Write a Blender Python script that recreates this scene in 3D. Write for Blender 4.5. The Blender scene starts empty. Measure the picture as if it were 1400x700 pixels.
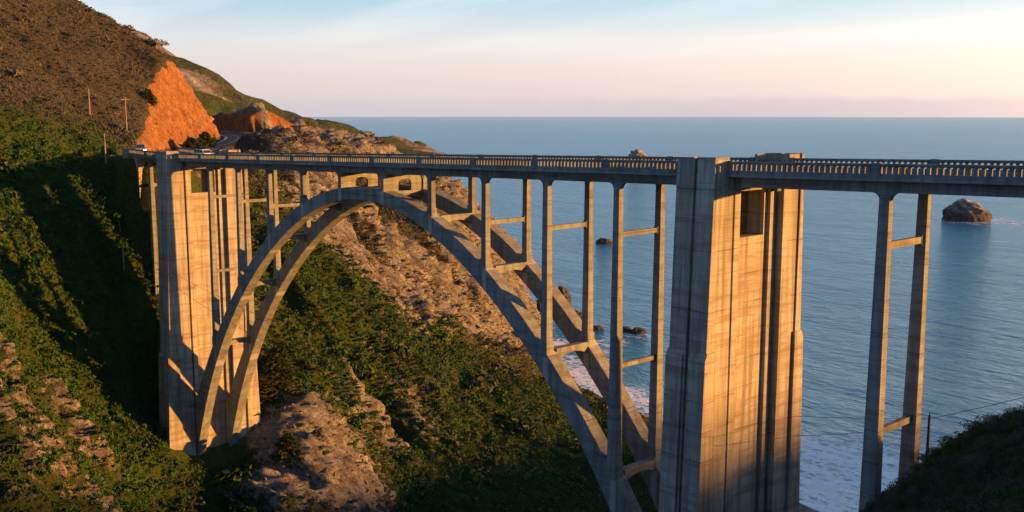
import bpy, bmesh, math, random
import numpy as np
from mathutils import Vector

# ------------------------------------------------------------------ camera, sky, sun, exposure
scene = bpy.context.scene
COL = scene.collection
CAM = np.array([151.3151, -65.8141, 86.4112])
YAW, PITCH, FPX = -0.8426, 0.1434, 1366.12            # focal length in pixels of the 1400 px wide photograph
cam_d = bpy.data.cameras.new("camera"); cam = bpy.data.objects.new("camera", cam_d); COL.objects.link(cam)
cam.location = CAM; cam.rotation_euler = (math.pi / 2 - PITCH, 0, -YAW)
cam_d.sensor_width = 36.0; cam_d.lens = 36.0 * FPX / 1400.0
cam_d.clip_start = 0.5; cam_d.clip_end = 60000
scene.camera = cam
scene.render.resolution_x = 1024; scene.render.resolution_y = 512

SUN_AZ = math.atan2(1.12, 1.0)       # direction towards the sun, measured from +X to +Y
SUN_EL = math.radians(5.0)
sun_dir = Vector((math.cos(SUN_AZ) * math.cos(SUN_EL), math.sin(SUN_AZ) * math.cos(SUN_EL), math.sin(SUN_EL)))
sd = bpy.data.lights.new("sun", 'SUN'); sd.energy = 5.0; sd.angle = math.radians(0.9); sd.color = (1.0, 0.40, 0.075)
so = bpy.data.objects.new("sun", sd); COL.objects.link(so); so.location = (300, 300, 300)
so.rotation_euler = (-sun_dir).to_track_quat('-Z', 'Y').to_euler()

world = bpy.data.worlds.new("World"); scene.world = world; world.use_nodes = True
wn = world.node_tree.nodes; wl = world.node_tree.links; wn.clear()
w_out = wn.new('ShaderNodeOutputWorld'); w_bg = wn.new('ShaderNodeBackground'); sky = wn.new('ShaderNodeTexSky')
sky.sky_type = 'NISHITA'; sky.sun_disc = False
sky.sun_elevation = SUN_EL; sky.sun_rotation = math.pi / 2 - SUN_AZ
sky.altitude = 80; sky.air_density = 1.0; sky.dust_density = 0.4; sky.ozone_density = 5.0
w_bg.inputs['Strength'].default_value = 0.12
wl.new(w_bg.outputs[0], w_out.inputs[0])

def wmath(op, a, b=None, c=None, clamp=False):
    n = wn.new('ShaderNodeMath'); n.operation = op; n.use_clamp = clamp
    for i, v in enumerate((a, b, c)):
        if v is None: continue
        if isinstance(v, (int, float)): n.inputs[i].default_value = v
        else: wl.new(v, n.inputs[i])
    return n.outputs[0]
tc = wn.new('ShaderNodeTexCoord')
sep = wn.new('ShaderNodeSeparateXYZ'); wl.new(tc.outputs['Generated'], sep.inputs[0])
# thin high cloud streaks, all round the sky, on a plane high above
zc = wmath('MAXIMUM', sep.outputs[2], 0.02)
px = wmath('DIVIDE', sep.outputs[0], wmath('ADD', zc, 0.06)); py = wmath('DIVIDE', sep.outputs[1], wmath('ADD', zc, 0.06))
cmb = wn.new('ShaderNodeCombineXYZ'); wl.new(px, cmb.inputs[0]); wl.new(py, cmb.inputs[1])
mp = wn.new('ShaderNodeMapping'); mp.inputs['Rotation'].default_value = (0, 0, 0.75); mp.inputs['Scale'].default_value = (0.22, 0.75, 1)
wl.new(cmb.outputs[0], mp.inputs[0])
nz = wn.new('ShaderNodeTexNoise'); nz.inputs['Scale'].default_value = 1.1; nz.inputs['Detail'].default_value = 7; nz.inputs['Roughness'].default_value = 0.55
nz.inputs['Distortion'].default_value = 0.6
wl.new(mp.outputs[0], nz.inputs['Vector'])
cr = wn.new('ShaderNodeValToRGB'); cr.color_ramp.elements[0].position = 0.46; cr.color_ramp.elements[1].position = 0.78
wl.new(nz.outputs[0], cr.inputs[0])
cmask = wmath('MULTIPLY', cr.outputs[0], wmath('MULTIPLY', wmath('SUBTRACT', sep.outputs[2], 0.03), 12.0, clamp=True))
cmask = wmath('MULTIPLY', cmask, 0.5)
# evening haze: pale blue above, rose low down, brighter towards the sun
ln_ = wmath('MAXIMUM', wmath('SQRT', wmath('ADD', wmath('MULTIPLY', sep.outputs[0], sep.outputs[0]), wmath('MULTIPLY', sep.outputs[1], sep.outputs[1]))), 0.001)
dots = wmath('DIVIDE', wmath('ADD', wmath('MULTIPLY', sep.outputs[0], math.cos(SUN_AZ)), wmath('MULTIPLY', sep.outputs[1], math.sin(SUN_AZ))), ln_)
hz = wn.new('ShaderNodeValToRGB'); he = hz.color_ramp.elements
stops = [(0.0, (0.58, 0.62, 0.74)), (0.012, (0.72, 0.66, 0.74)), (0.04, (0.92, 0.74, 0.70)), (0.07, (0.88, 0.82, 0.79)), (0.10, (0.55, 0.71, 0.78)), (0.20, (0.30, 0.56, 0.76)), (0.45, (0.065, 0.22, 0.44)), (1.0, (0.015, 0.08, 0.21))]
while len(he) < len(stops): he.new(0.5)
for e_, (p_, c_) in zip(he, stops): e_.position = p_; e_.color = (*c_, 1)
wl.new(sep.outputs[2], hz.inputs[0])
SKYK = 2.95
east = wn.new('ShaderNodeMapRange'); east.interpolation_type = 'SMOOTHSTEP'; wl.new(dots, east.inputs[0])   # the sky opposite the sun is dimmer and bluer
east.inputs[1].default_value = -0.95; east.inputs[2].default_value = -0.40; east = east.outputs[0]
azc = wn.new('ShaderNodeCombineXYZ')
for i_, (b_, k_) in enumerate(((0.90, 0.36), (0.90, 0.26), (0.90, 0.12))): wl.new(wmath('MULTIPLY', wmath('MULTIPLY', wmath('MULTIPLY_ADD', dots, k_, b_), wmath('MULTIPLY_ADD', east, (0.80, 0.36, 0.0)[i_], (0.20, 0.64, 1.0)[i_])), SKYK), azc.inputs[i_])
hzm = wn.new('ShaderNodeMix'); hzm.data_type = 'RGBA'; hzm.blend_type = 'MULTIPLY'; hzm.inputs[0].default_value = 1.0
wl.new(hz.outputs[0], hzm.inputs[6]); wl.new(azc.outputs[0], hzm.inputs[7])
tint = wn.new('ShaderNodeMix'); tint.data_type = 'RGBA'; tint.inputs[0].default_value = 0.8
wl.new(sky.outputs[0], tint.inputs[6]); wl.new(hzm.outputs[2], tint.inputs[7])
mixc = wn.new('ShaderNodeMix'); mixc.data_type = 'RGBA'
wl.new(cmask, mixc.inputs[0]); wl.new(tint.outputs[2], mixc.inputs[6]); mixc.inputs[7].default_value = (3.1, 2.85, 2.6, 1)
# the bank of marine haze that lies along the horizon
nb = wn.new('ShaderNodeTexNoise'); nb.inputs['Scale'].default_value = 22; nb.inputs['Detail'].default_value = 6
cmb2 = wn.new('ShaderNodeCombineXYZ'); wl.new(sep.outputs[0], cmb2.inputs[0]); wl.new(sep.outputs[1], cmb2.inputs[1])
wl.new(cmb2.outputs[0], nb.inputs['Vector'])
top = wmath('MULTIPLY_ADD', wmath('SUBTRACT', nb.outputs[0], 0.5), 0.010, 0.0150)
bank = wmath('MULTIPLY', wmath('SUBTRACT', top, sep.outputs[2]), 170.0, clamp=True)
bmr = wn.new('ShaderNodeMapRange'); bmr.interpolation_type = 'SMOOTHSTEP'; wl.new(dots, bmr.inputs[0]); bmr.inputs[1].default_value = -0.25; bmr.inputs[2].default_value = 0.4
bank = wmath('MULTIPLY', bank, wmath('MULTIPLY_ADD', bmr.outputs[0], 0.50, 0.06))
mixb = wn.new('ShaderNodeMix'); mixb.data_type = 'RGBA'
wl.new(bank, mixb.inputs[0]); wl.new(mixc.outputs[2], mixb.inputs[6]); mixb.inputs[7].default_value = (1.15, 1.12, 1.45, 1)
# sunset glow low round the sun
gl = wmath('POWER', wmath('MAXIMUM', dots, 0.0), 3.0)
gl = wmath('MULTIPLY', gl, wmath('POWER', wmath('MAXIMUM', wmath('SUBTRACT', 1.0, wmath('ABSOLUTE', sep.outputs[2])), 0.0), 7.0))
glc = wn.new('ShaderNodeMix'); glc.data_type = 'RGBA'; glc.blend_type = 'ADD'; glc.inputs[7].default_value = (9.0, 4.6, 2.0, 1)
wl.new(gl, glc.inputs[0]); wl.new(mixb.outputs[2], glc.inputs[6])
wl.new(glc.outputs[2], w_bg.inputs['Color'])

scene.view_settings.view_transform = 'Standard'; scene.view_settings.look = 'None'
scene.view_settings.exposure = 1.85; scene.view_settings.gamma = 1.0; scene.view_settings.use_curve_mapping = False

# ------------------------------------------------------------------ helpers
_F = np.array([math.sin(YAW) * math.cos(PITCH), math.cos(YAW) * math.cos(PITCH), -math.sin(PITCH)])
_R = np.array([math.cos(YAW), -math.sin(YAW), 0.0]); _U = np.cross(_R, _F)
def ray(u, v): return _F * FPX + _R * (u - 700) + _U * (350 - v)
def at(u, v, D=None, X=None, Y=None, Z=None):
    d = ray(u, v)
    if X is not None: t = (X - CAM[0]) / d[0]
    elif Y is not None: t = (Y - CAM[1]) / d[1]
    elif Z is not None: t = (Z - CAM[2]) / d[2]
    else: t = D / math.hypot(d[0], d[1])
    return CAM + t * d
rng = np.random.default_rng(7); random.seed(7)

def _hash(ix, iy, iz, seed):
    h = (ix * 374761393 + iy * 668265263 + iz * 2147483647 + seed * 974634157) & 0xffffffff
    h = ((h ^ (h >> 13)) * 1274126177) & 0xffffffff
    h = ((h ^ (h >> 16)) * 2246822519) & 0xffffffff
    return ((h ^ (h >> 15)) & 0xffffff) / float(0xffffff)
def vnoise(x, y, z, seed=0):
    x, y, z = np.broadcast_arrays(np.asarray(x, float), np.asarray(y, float), np.asarray(z, float))
    fx, fy, fz = np.floor(x), np.floor(y), np.floor(z)
    ix, iy, iz = fx.astype(np.int64), fy.astype(np.int64), fz.astype(np.int64)
    tx, ty, tz = x - fx, y - fy, z - fz
    tx, ty, tz = [t * t * t * (t * (t * 6 - 15) + 10) for t in (tx, ty, tz)]
    c = lambda a, b, d: _hash(ix + a, iy + b, iz + d, seed)
    l = lambda a, b, t: a + (b - a) * t
    return l(l(l(c(0,0,0), c(1,0,0), tx), l(c(0,1,0), c(1,1,0), tx), ty), l(l(c(0,0,1), c(1,0,1), tx), l(c(0,1,1), c(1,1,1), tx), ty), tz) * 2 - 1
def fbm(x, y, z, octv=4, seed=0, gain=0.5, ridged=False):
    r = 0; a = 1.0; s = 0
    for i in range(octv):
        n = vnoise(x * 2**i + 17.3 * i, y * 2**i - 9.1 * i, z * 2**i + 4.7 * i, seed + i)
        if ridged: n = 1 - 2 * np.abs(n)
        r = r + a * n; s += a; a *= gain
    return r / s

def cells(x, y, z, seed=0):
    """cellular noise: value of the nearest cell and distance to it"""
    fx, fy, fz = np.floor(x).astype(np.int64), np.floor(y).astype(np.int64), np.floor(z).astype(np.int64)
    best = np.full(x.shape, 9.0); val = np.zeros(x.shape)
    for a in (-1, 0, 1):
        for b in (-1, 0, 1):
            for c in (-1, 0, 1):
                ix, iy, iz = fx + a, fy + b, fz + c
                dx = ix + _hash(ix, iy, iz, seed) - x; dy = iy + _hash(ix, iy, iz, seed + 1) - y; dz = iz + _hash(ix, iy, iz, seed + 2) - z
                q = dx * dx + dy * dy + dz * dz; m = q < best
                best = np.where(m, q, best); val = np.where(m, _hash(ix, iy, iz, seed + 3), val)
    return val, np.sqrt(best)

def new_obj(name, verts, faces, mat=None, parent=None, smooth=False, label=None, cat=None, group=None, kind=None):
    me = bpy.data.meshes.new(name)
    me.from_pydata([tuple(map(float, v)) for v in verts], [], faces); me.update()
    bm = bmesh.new(); bm.from_mesh(me); bmesh.ops.recalc_face_normals(bm, faces=bm.faces); bm.to_mesh(me); bm.free()
    return link(name, me, mat, parent, smooth, label, cat, group, kind)
def link(name, me, mat=None, parent=None, smooth=False, label=None, cat=None, group=None, kind=None):
    o = bpy.data.objects.new(name, me); COL.objects.link(o)
    if mat and not me.materials: me.materials.append(mat)
    if smooth:
        me.polygons.foreach_set('use_smooth', [True] * len(me.polygons))
    if parent: o.parent = parent
    return tag(o, label, cat, group, kind)
def tag(o, label=None, cat=None, group=None, kind=None):
    for k, v in (('label', label), ('category', cat), ('group', group), ('kind', kind)):
        if v: o[k] = v
    return o
def empty(name, loc=(0,0,0), **k):
    o = bpy.data.objects.new(name, None); COL.objects.link(o); o.location = loc; o.empty_display_size = 0.5
    return tag(o, **k)

class G:
    """collects shapes; f maps local to world coordinates"""
    def __init__(s, f=None): s.v = []; s.f = []; s.fn = f
    def add(s, vs, fs):
        n = len(s.v)
        s.v += [s.fn(*p) if s.fn else tuple(p) for p in vs]; s.f += [tuple(i + n for i in f) for f in fs]
    def box(s, x0, x1, y0, y1, z0, z1): s.frus((x0, x1, y0, y1), z0, (x0, x1, y0, y1), z1)
    def frus(s, b, zb, t, zt):
        vs = [(b[0],b[2],zb),(b[1],b[2],zb),(b[1],b[3],zb),(b[0],b[3],zb),(t[0],t[2],zt),(t[1],t[2],zt),(t[1],t[3],zt),(t[0],t[3],zt)]
        s.add(vs, [(0,3,2,1),(4,5,6,7),(0,1,5,4),(1,2,6,5),(2,3,7,6),(3,0,4,7)])
    def strip(s, a, zt, zb, c0, c1, axis='x'):
        """a strip along x (or y) between upper and lower curves, c0..c1 thick on the other axis"""
        vs = []; n = len(a)
        for i in range(n):
            for c in (c0, c1):
                for z in (zt[i], zb[i]):
                    vs.append((a[i], c, z) if axis == 'x' else (c, a[i], z))
        fs = [(0,1,3,2), (4*(n-1), 4*(n-1)+2, 4*(n-1)+3, 4*(n-1)+1)]
        for i in range(n - 1):
            p, q = 4*i, 4*i+4
            fs += [(p,p+2,q+2,q), (p+1,q+1,q+3,p+3), (p,q,q+1,p+1), (p+2,p+3,q+3,q+2)]
        s.add(vs, fs)
    def tube(s, pts, r, seg=8, r1=None):
        pts = [Vector(p) for p in pts]; n = len(pts); vs = []
        for i, p in enumerate(pts):
            d = (pts[min(i+1, n-1)] - pts[max(i-1, 0)]).normalized()
            up = Vector((0,0,1)) if abs(d.z) < 0.9 else Vector((1,0,0))
            a = d.cross(up).normalized(); b = a.cross(d)
            rr = r if r1 is None else r + (r1 - r) * i / (n - 1)
            for k in range(seg):
                t = 2 * math.pi * k / seg
                vs.append(tuple(p + a * rr * math.cos(t) + b * rr * math.sin(t)))
        fs = [tuple(range(seg))[::-1], tuple(range((n-1)*seg, n*seg))]
        for i in range(n - 1):
            for k in range(seg):
                fs.append((i*seg+k, i*seg+(k+1)%seg, (i+1)*seg+(k+1)%seg, (i+1)*seg+k))
        s.add(vs, fs)
    def build(s, name, mat, parent=None, **k): return new_obj(name, s.v, s.f, mat, parent, **k)

# ------------------------------------------------------------------ materials
class NT:
    def __init__(s, name):
        s.m = bpy.data.materials.new(name); s.m.use_nodes = True; s.t = s.m.node_tree
        s.p = s.t.nodes['Principled BSDF']; s.out = s.t.nodes['Material Output']
    def n(s, ty, **kw):
        nd = s.t.nodes.new(ty)
        for k, v in kw.items(): setattr(nd, k, v)
        return nd
    def set(s, sock, v):
        if isinstance(v, (int, float)): sock.default_value = v
        elif isinstance(v, (tuple, list)): sock.default_value = v if len(v) != 3 or sock.type == 'VECTOR' else (*v, 1)
        else: s.t.links.new(v, sock)
    def math(s, op, a, b=None, c=None, clamp=False):
        nd = s.n('ShaderNodeMath', operation=op, use_clamp=clamp)
        for i, v in enumerate((a, b, c)):
            if v is not None: s.set(nd.inputs[i], v)
        return nd.outputs[0]
    def mix(s, f, a, b, blend='MIX'):
        nd = s.n('ShaderNodeMix', data_type='RGBA', blend_type=blend)
        s.set(nd.inputs[0], f); s.set(nd.inputs[6], a); s.set(nd.inputs[7], b); return nd.outputs[2]
    def ramp(s, f, stops):
        nd = s.n('ShaderNodeValToRGB'); el = nd.color_ramp.elements
        while len(el) < len(stops): el.new(0.5)
        for e, (p, c) in zip(el, stops):
            e.position = p; e.color = (c, c, c, 1) if isinstance(c, (int, float)) else (*c, 1)
        s.set(nd.inputs[0], f); return nd.outputs[0]
    def coord(s, which='Object'): return s.n('ShaderNodeTexCoord').outputs[which]
    def pos(s): return s.n('ShaderNodeNewGeometry').outputs['Position']
    def map(s, v, scale=(1,1,1), rot=(0,0,0), loc=(0,0,0)):
        nd = s.n('ShaderNodeMapping'); s.set(nd.inputs[0], v)
        nd.inputs['Scale'].default_value = scale; nd.inputs['Rotation'].default_value = rot; nd.inputs['Location'].default_value = loc
        return nd.outputs[0]
    def noise(s, v, scale, detail=4, rough=0.5, dist=0.0):
        nd = s.n('ShaderNodeTexNoise'); s.set(nd.inputs['Vector'], v); nd.inputs['Scale'].default_value = scale
        nd.inputs['Detail'].default_value = detail; nd.inputs['Roughness'].default_value = rough; nd.inputs['Distortion'].default_value = dist
        return nd.outputs[0]
    def voro(s, v, scale, feature='F1'):
        nd = s.n('ShaderNodeTexVoronoi', feature=feature); s.set(nd.inputs['Vector'], v); nd.inputs['Scale'].default_value = scale
        return nd
    def attr(s, name, kind='GEOMETRY'):
        nd = s.n('ShaderNodeAttribute', attribute_name=name, attribute_type=kind); return nd
    def bump(s, h, strength=0.5, dist=0.1, normal=None):
        nd = s.n('ShaderNodeBump'); nd.inputs['Strength'].default_value = strength; nd.inputs['Distance'].default_value = dist
        s.set(nd.inputs['Height'], h)
        if normal is not None: s.set(nd.inputs['Normal'], normal)
        return nd.outputs[0]
    def done(s, color, rough=0.8, normal=None, spec=0.3, metal=0.0):
        s.set(s.p.inputs['Base Color'], color); s.set(s.p.inputs['Roughness'], rough); s.p.inputs['Metallic'].default_value = metal
        s.p.inputs['Specular IOR Level'].default_value = spec
        if normal is not None: s.set(s.p.inputs['Normal'], normal)
        return s.m

def plain(name, col, rough=0.6, metal=0.0, var=0.15, scale=3.0):
    m = NT(name); P = m.pos()
    n = m.noise(P, scale, 4)
    c = m.mix(n, tuple(x * (1 - var) for x in col), tuple(min(1, x * (1 + var)) for x in col))
    return m.done(c, rough, m.bump(n, 0.15, 0.02), metal=metal)

def concrete(name, base=(0.215, 0.25, 0.26), patches=False, lift=2.4, dark=0.42):
    """board-marked concrete: pour joints, thin board lines, runs of dirt, blotches"""
    m = NT(name); P = m.pos()
    big = m.noise(P, 0.22, 5, 0.6)
    mid = m.noise(P, 1.3, 5, 0.6)
    runs = m.noise(m.map(P, (1.5, 1.5, 0.085)), 1.0, 7, 0.68, 0.25)
    beds = m.noise(m.map(P, (0.16, 0.16, 1.5)), 1.0, 5, 0.65, 0.3)
    z = m.n('ShaderNodeSeparateXYZ'); m.set(z.inputs[0], P)
    zw = m.math('ADD', z.outputs[2], m.math('MULTIPLY', m.math('SUBTRACT', mid, 0.5), 0.14))
    fj = m.math('FRACT', m.math('DIVIDE', zw, lift))
    joint = m.math('ABSOLUTE', m.math('SUBTRACT', fj, 0.5))
    jm = m.ramp(joint, [(0.0, 1.0), (0.03, 0.0)])
    below = m.ramp(fj, [(0.30, 0.0), (0.5, 1.0), (0.505, 0.0)])                      # dirt that ran down from each joint
    row = m.n('ShaderNodeTexWhiteNoise', noise_dimensions='1D'); m.set(row.inputs['W'], m.math('FLOOR', m.math('DIVIDE', zw, lift)))
    board = m.math('ABSOLUTE', m.math('SUBTRACT', m.math('FRACT', m.math('DIVIDE', zw, 0.23)), 0.5))
    bmk = m.ramp(board, [(0.0, 1.0), (0.14, 0.0)])
    brow = m.n('ShaderNodeTexWhiteNoise', noise_dimensions='1D'); m.set(brow.inputs['W'], m.math('FLOOR', m.math('DIVIDE', zw, 0.23)))
    c = m.mix(m.ramp(big, [(0.3, 0.0), (0.7, 1.0)]), tuple(x * 0.80 for x in base), tuple(min(1, x * 1.14) for x in base))
    c = m.mix(m.math('MULTIPLY', row.outputs['Value'], 0.30), c, tuple(x * y for x, y in zip(base, (0.72, 0.64, 0.56))))
    c = m.mix(m.math('MULTIPLY', brow.outputs['Value'], 0.10), c, tuple(x * 0.6 for x in base))
    c = m.mix(m.math('MULTIPLY', m.ramp(runs, [(0.44, 0.0), (0.64, 1.0)]), 0.85), c, tuple(x * dark for x in base))
    c = m.mix(m.math('MULTIPLY', m.ramp(beds, [(0.48, 0.0), (0.64, 1.0)]), 0.75), c, tuple(x * y for x, y in zip(base, (0.52, 0.42, 0.35))))
    c = m.mix(m.math('MULTIPLY', below, m.math('MULTIPLY', m.ramp(runs, [(0.40, 0.0), (0.6, 1.0)]), 0.6)), c, tuple(x * 0.42 for x in base))
    c = m.mix(m.math('MULTIPLY', jm, m.math('MULTIPLY', m.ramp(m.noise(P, 0.5, 4, 0.6), [(0.44, 0.0), (0.62, 1.0)]), 0.8)), c, tuple(x * 0.25 for x in base))
    c = m.mix(m.math('MULTIPLY', m.math('MULTIPLY', bmk, brow.outputs['Value']), 0.15), c, tuple(x * 0.4 for x in base))
    spots = m.noise(P, 5.5, 4, 0.7)
    c = m.mix(m.math('MULTIPLY', m.ramp(spots, [(0.60, 0.0), (0.70, 1.0)]), 0.5), c, tuple(x * 0.35 for x in base))
    if patches:
        fx = m.math('FRACT', m.math('DIVIDE', m.math('ADD', z.outputs[0], m.math('MULTIPLY', mid, 0.3)), 9.144))
        pm = m.ramp(fx, [(0.0, 0.0), (0.012, 1.0), (0.075, 1.0), (0.09, 0.0)])
        c = m.mix(m.math('MULTIPLY', pm, 0.5), c, (0.42, 0.42, 0.40))
    fine = m.noise(P, 9.0, 4, 0.7)
    h = m.math('ADD', m.math('MULTIPLY', fine, 0.5), m.math('ADD', m.math('MULTIPLY', jm, -1.0), m.math('ADD', m.math('MULTIPLY', bmk, -0.5), m.math('MULTIPLY', mid, 0.6))))
    return m.done(c, 0.9, m.bump(h, 0.6, 0.06), spec=0.2)

M = {}
M['conc'] = concrete('weathered_concrete')
M['rib'] = concrete('rib_concrete', patches=True, lift=7.3)
M['tower'] = concrete('tower_concrete', base=(0.35, 0.35, 0.312), dark=0.36)
M['rail'] = concrete('railing_concrete', base=(0.165, 0.205, 0.22), lift=50)
M['asphalt'] = plain('asphalt', (0.055, 0.055, 0.058), 0.9, var=0.3, scale=2.0)
M['yellow'] = plain('road_paint_yellow', (0.55, 0.36, 0.04), 0.7)
M['white'] = plain('road_paint_white', (0.7, 0.7, 0.68), 0.7)
M['wood'] = plain('pole_wood', (0.20, 0.17, 0.14), 0.9, scale=6)
M['darkwood'] = plain('tarred_pole_wood', (0.035, 0.03, 0.028), 0.9, scale=6)
M['wire'] = plain('wire', (0.03, 0.03, 0.03), 0.6)
M['steel'] = plain('galvanised_steel', (0.45, 0.45, 0.45), 0.45, metal=0.6)
M['sign'] = plain('sign_yellow', (0.75, 0.52, 0.03), 0.35, var=0.05)
M['tyre'] = plain('tyre', (0.02, 0.02, 0.02), 0.85)
M['glass'] = plain('car_glass', (0.02, 0.025, 0.03), 0.08, var=0.05)
M['car_silver'] = plain('car_silver', (0.42, 0.43, 0.44), 0.3, metal=0.5, var=0.03)
M['car_white'] = plain('car_white', (0.78, 0.78, 0.78), 0.25, var=0.02)
M['black'] = plain('black_trim', (0.015, 0.015, 0.015), 0.5)
lm = NT('headlight'); lm.p.inputs['Emission Color'].default_value = (1, 0.93, 0.78, 1); lm.p.inputs['Emission Strength'].default_value = 6.0
M['headlight'] = lm.done((0.9, 0.9, 0.9), 0.2)
def stone_mat():
    m = NT('rubble_masonry'); P = m.map(m.pos(), (1.0, 1.0, 1.5))
    v = m.voro(P, 1.7, 'DISTANCE_TO_EDGE'); vc = m.voro(P, 1.7)
    j = m.ramp(v.outputs['Distance'], [(0.03, 0.0), (0.09, 1.0)])
    c = m.mix(m.n('ShaderNodeSeparateColor').outputs[0] if False else m.noise(vc.outputs['Position'], 3.0, 1), (0.30, 0.24, 0.18), (0.46, 0.38, 0.30))
    c = m.mix(j, (0.10, 0.085, 0.07), c)
    return m.done(c, 0.9, m.bump(m.math('ADD', j, m.math('MULTIPLY', m.noise(P, 8), 0.4)), 0.9, 0.12))
M['stone'] = stone_mat()

def terrain_mat(far=False):
    m = NT('far_hillside' if far else 'hillside_ground'); P = m.pos()
    sc = 0.035 if far else 1.0
    rock = m.attr('rock').outputs['Fac']; cut = m.attr('cut').outputs['Fac']; green = m.attr('green').outputs['Fac']
    n1 = m.noise(P, 0.10 * sc * 1.5, 6, 0.6); n2 = m.noise(P, 0.9 * sc * 1.5, 6, 0.65); n3 = m.noise(P, 4.0 * sc, 5, 0.7)
    # tilted beds of the rock
    st = m.noise(m.map(P, (0.5 * sc, 0.5 * sc, 1.6 * sc), (0.5, 0.35, 0.0)), 1.0, 6, 0.65, 0.4)
    rc = m.mix(m.ramp(st, [(0.3, 0.0), (0.7, 1.0)]), (0.092, 0.090, 0.088), (0.29, 0.295, 0.29))
    rc = m.mix(m.math('MULTIPLY', m.ramp(n2, [(0.42, 0.0), (0.62, 1.0)]), 0.7), rc, (0.175, 0.163, 0.147))
    rc = m.mix(m.math('MULTIPLY', m.ramp(m.noise(P, 0.35 * sc, 5, 0.6), [(0.55, 0.0), (0.7, 1.0)]), 0.75), rc, (0.38, 0.40, 0.405))
    def dotv(v):
        nd = m.n('ShaderNodeVectorMath', operation='DOT_PRODUCT'); m.set(nd.inputs[0], P); nd.inputs[1].default_value = v; return nd.outputs['Value']
    fv = m.n('ShaderNodeCombineXYZ'); m.set(fv.inputs[0], dotv((0.75 * sc, -0.45 * sc, 0.1 * sc))); m.set(fv.inputs[1], dotv((0.35 * sc, 0.5 * sc, 0.75 * sc))); m.set(fv.inputs[2], dotv((0.05 * sc, 0.07 * sc, -0.07 * sc)))
    flow = m.noise(fv.outputs[0], 1.0, 7, 0.68, 0.5)
    rc = m.mix(m.math('MULTIPLY', m.ramp(flow, [(0.40, 1.0), (0.52, 0.0)]), 0.75), rc, (0.070, 0.064, 0.060))
    rc = m.mix(m.math('MULTIPLY', m.ramp(flow, [(0.55, 0.0), (0.68, 1.0)]), 0.6), rc, (0.40, 0.40, 0.395))
    vd = m.voro(m.map(P, (0.42 * sc, 0.42 * sc, 0.9 * sc), (0.45, 0.4, 0.2)), 1.0, 'DISTANCE_TO_EDGE').outputs['Distance']
    crk = m.ramp(m.math('ADD', vd, m.math('MULTIPLY', m.math('SUBTRACT', n3, 0.5), 0.25)), [(0.0, 1.0), (0.07, 0.0)])
    rc = m.mix(m.math('MULTIPLY', crk, 0.35), rc, (0.05, 0.042, 0.035))
    rc = m.mix(m.math('MULTIPLY', m.ramp(n3, [(0.52, 0.0), (0.68, 1.0)]), 0.5), rc, (0.075, 0.062, 0.05))
    cc = m.mix(m.ramp(n2, [(0.35, 0.0), (0.65, 1.0)]), (0.205, 0.098, 0.040), (0.32, 0.168, 0.074))
    rill = m.noise(m.map(P, (1.1, 1.1, 0.28), (0.0, 0.35, 0.0)), 1.0, 5, 0.7, 0.3)
    cc = m.mix(m.math('MULTIPLY', m.ramp(rill, [(0.47, 0.0), (0.60, 1.0)]), 0.85), cc, (0.17, 0.072, 0.03))
    cc = m.mix(m.math('MULTIPLY', m.ramp(n3, [(0.54, 0.0), (0.68, 1.0)]), 0.55), cc, (0.11, 0.055, 0.027))
    g1 = m.mix(m.ramp(n2, [(0.35, 0.0), (0.65, 1.0)]), (0.022, 0.040, 0.010), (0.055, 0.078, 0.020))
    g2 = m.mix(m.ramp(n2, [(0.35, 0.0), (0.65, 1.0)]), (0.036, 0.035, 0.026), (0.070, 0.064, 0.049))
    gm = m.math('ADD', green, m.math('MULTIPLY', m.math('SUBTRACT', n1, 0.5), 1.4), clamp=True)
    vc = m.mix(gm, g2, g1)
    rk = m.math('ADD', rock, m.math('MULTIPLY', m.math('SUBTRACT', m.noise(P, 0.45 * sc, 6, 0.68), 0.5), 1.9), clamp=True)
    rk = m.ramp(rk, [(0.42, 0.0), (0.58, 1.0)])
    cutf = m.ramp(m.math('ADD', cut, m.math('MULTIPLY', m.math('SUBTRACT', m.noise(P, 0.5 * sc, 5, 0.7), 0.5), 0.9)), [(0.46, 0.0), (0.56, 1.0)])
    cutf = m.math('MULTIPLY', cutf, m.ramp(cut, [(0.02, 0.0), (0.2, 1.0)]))
    c = m.mix(rk, vc, rc); c = m.mix(cutf, c, cc)
    h = m.math('ADD', m.math('MULTIPLY', n2, 0.8), m.math('ADD', m.math('MULTIPLY', n3, 0.7), m.math('MULTIPLY', st, m.math('MULTIPLY', rk, 1.2))))
    return m.done(c, 0.95, m.bump(h, 0.9, 16.0 if far else 0.9), spec=0.1)
M['terrain'] = terrain_mat(); M['far'] = terrain_mat(True)

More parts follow.
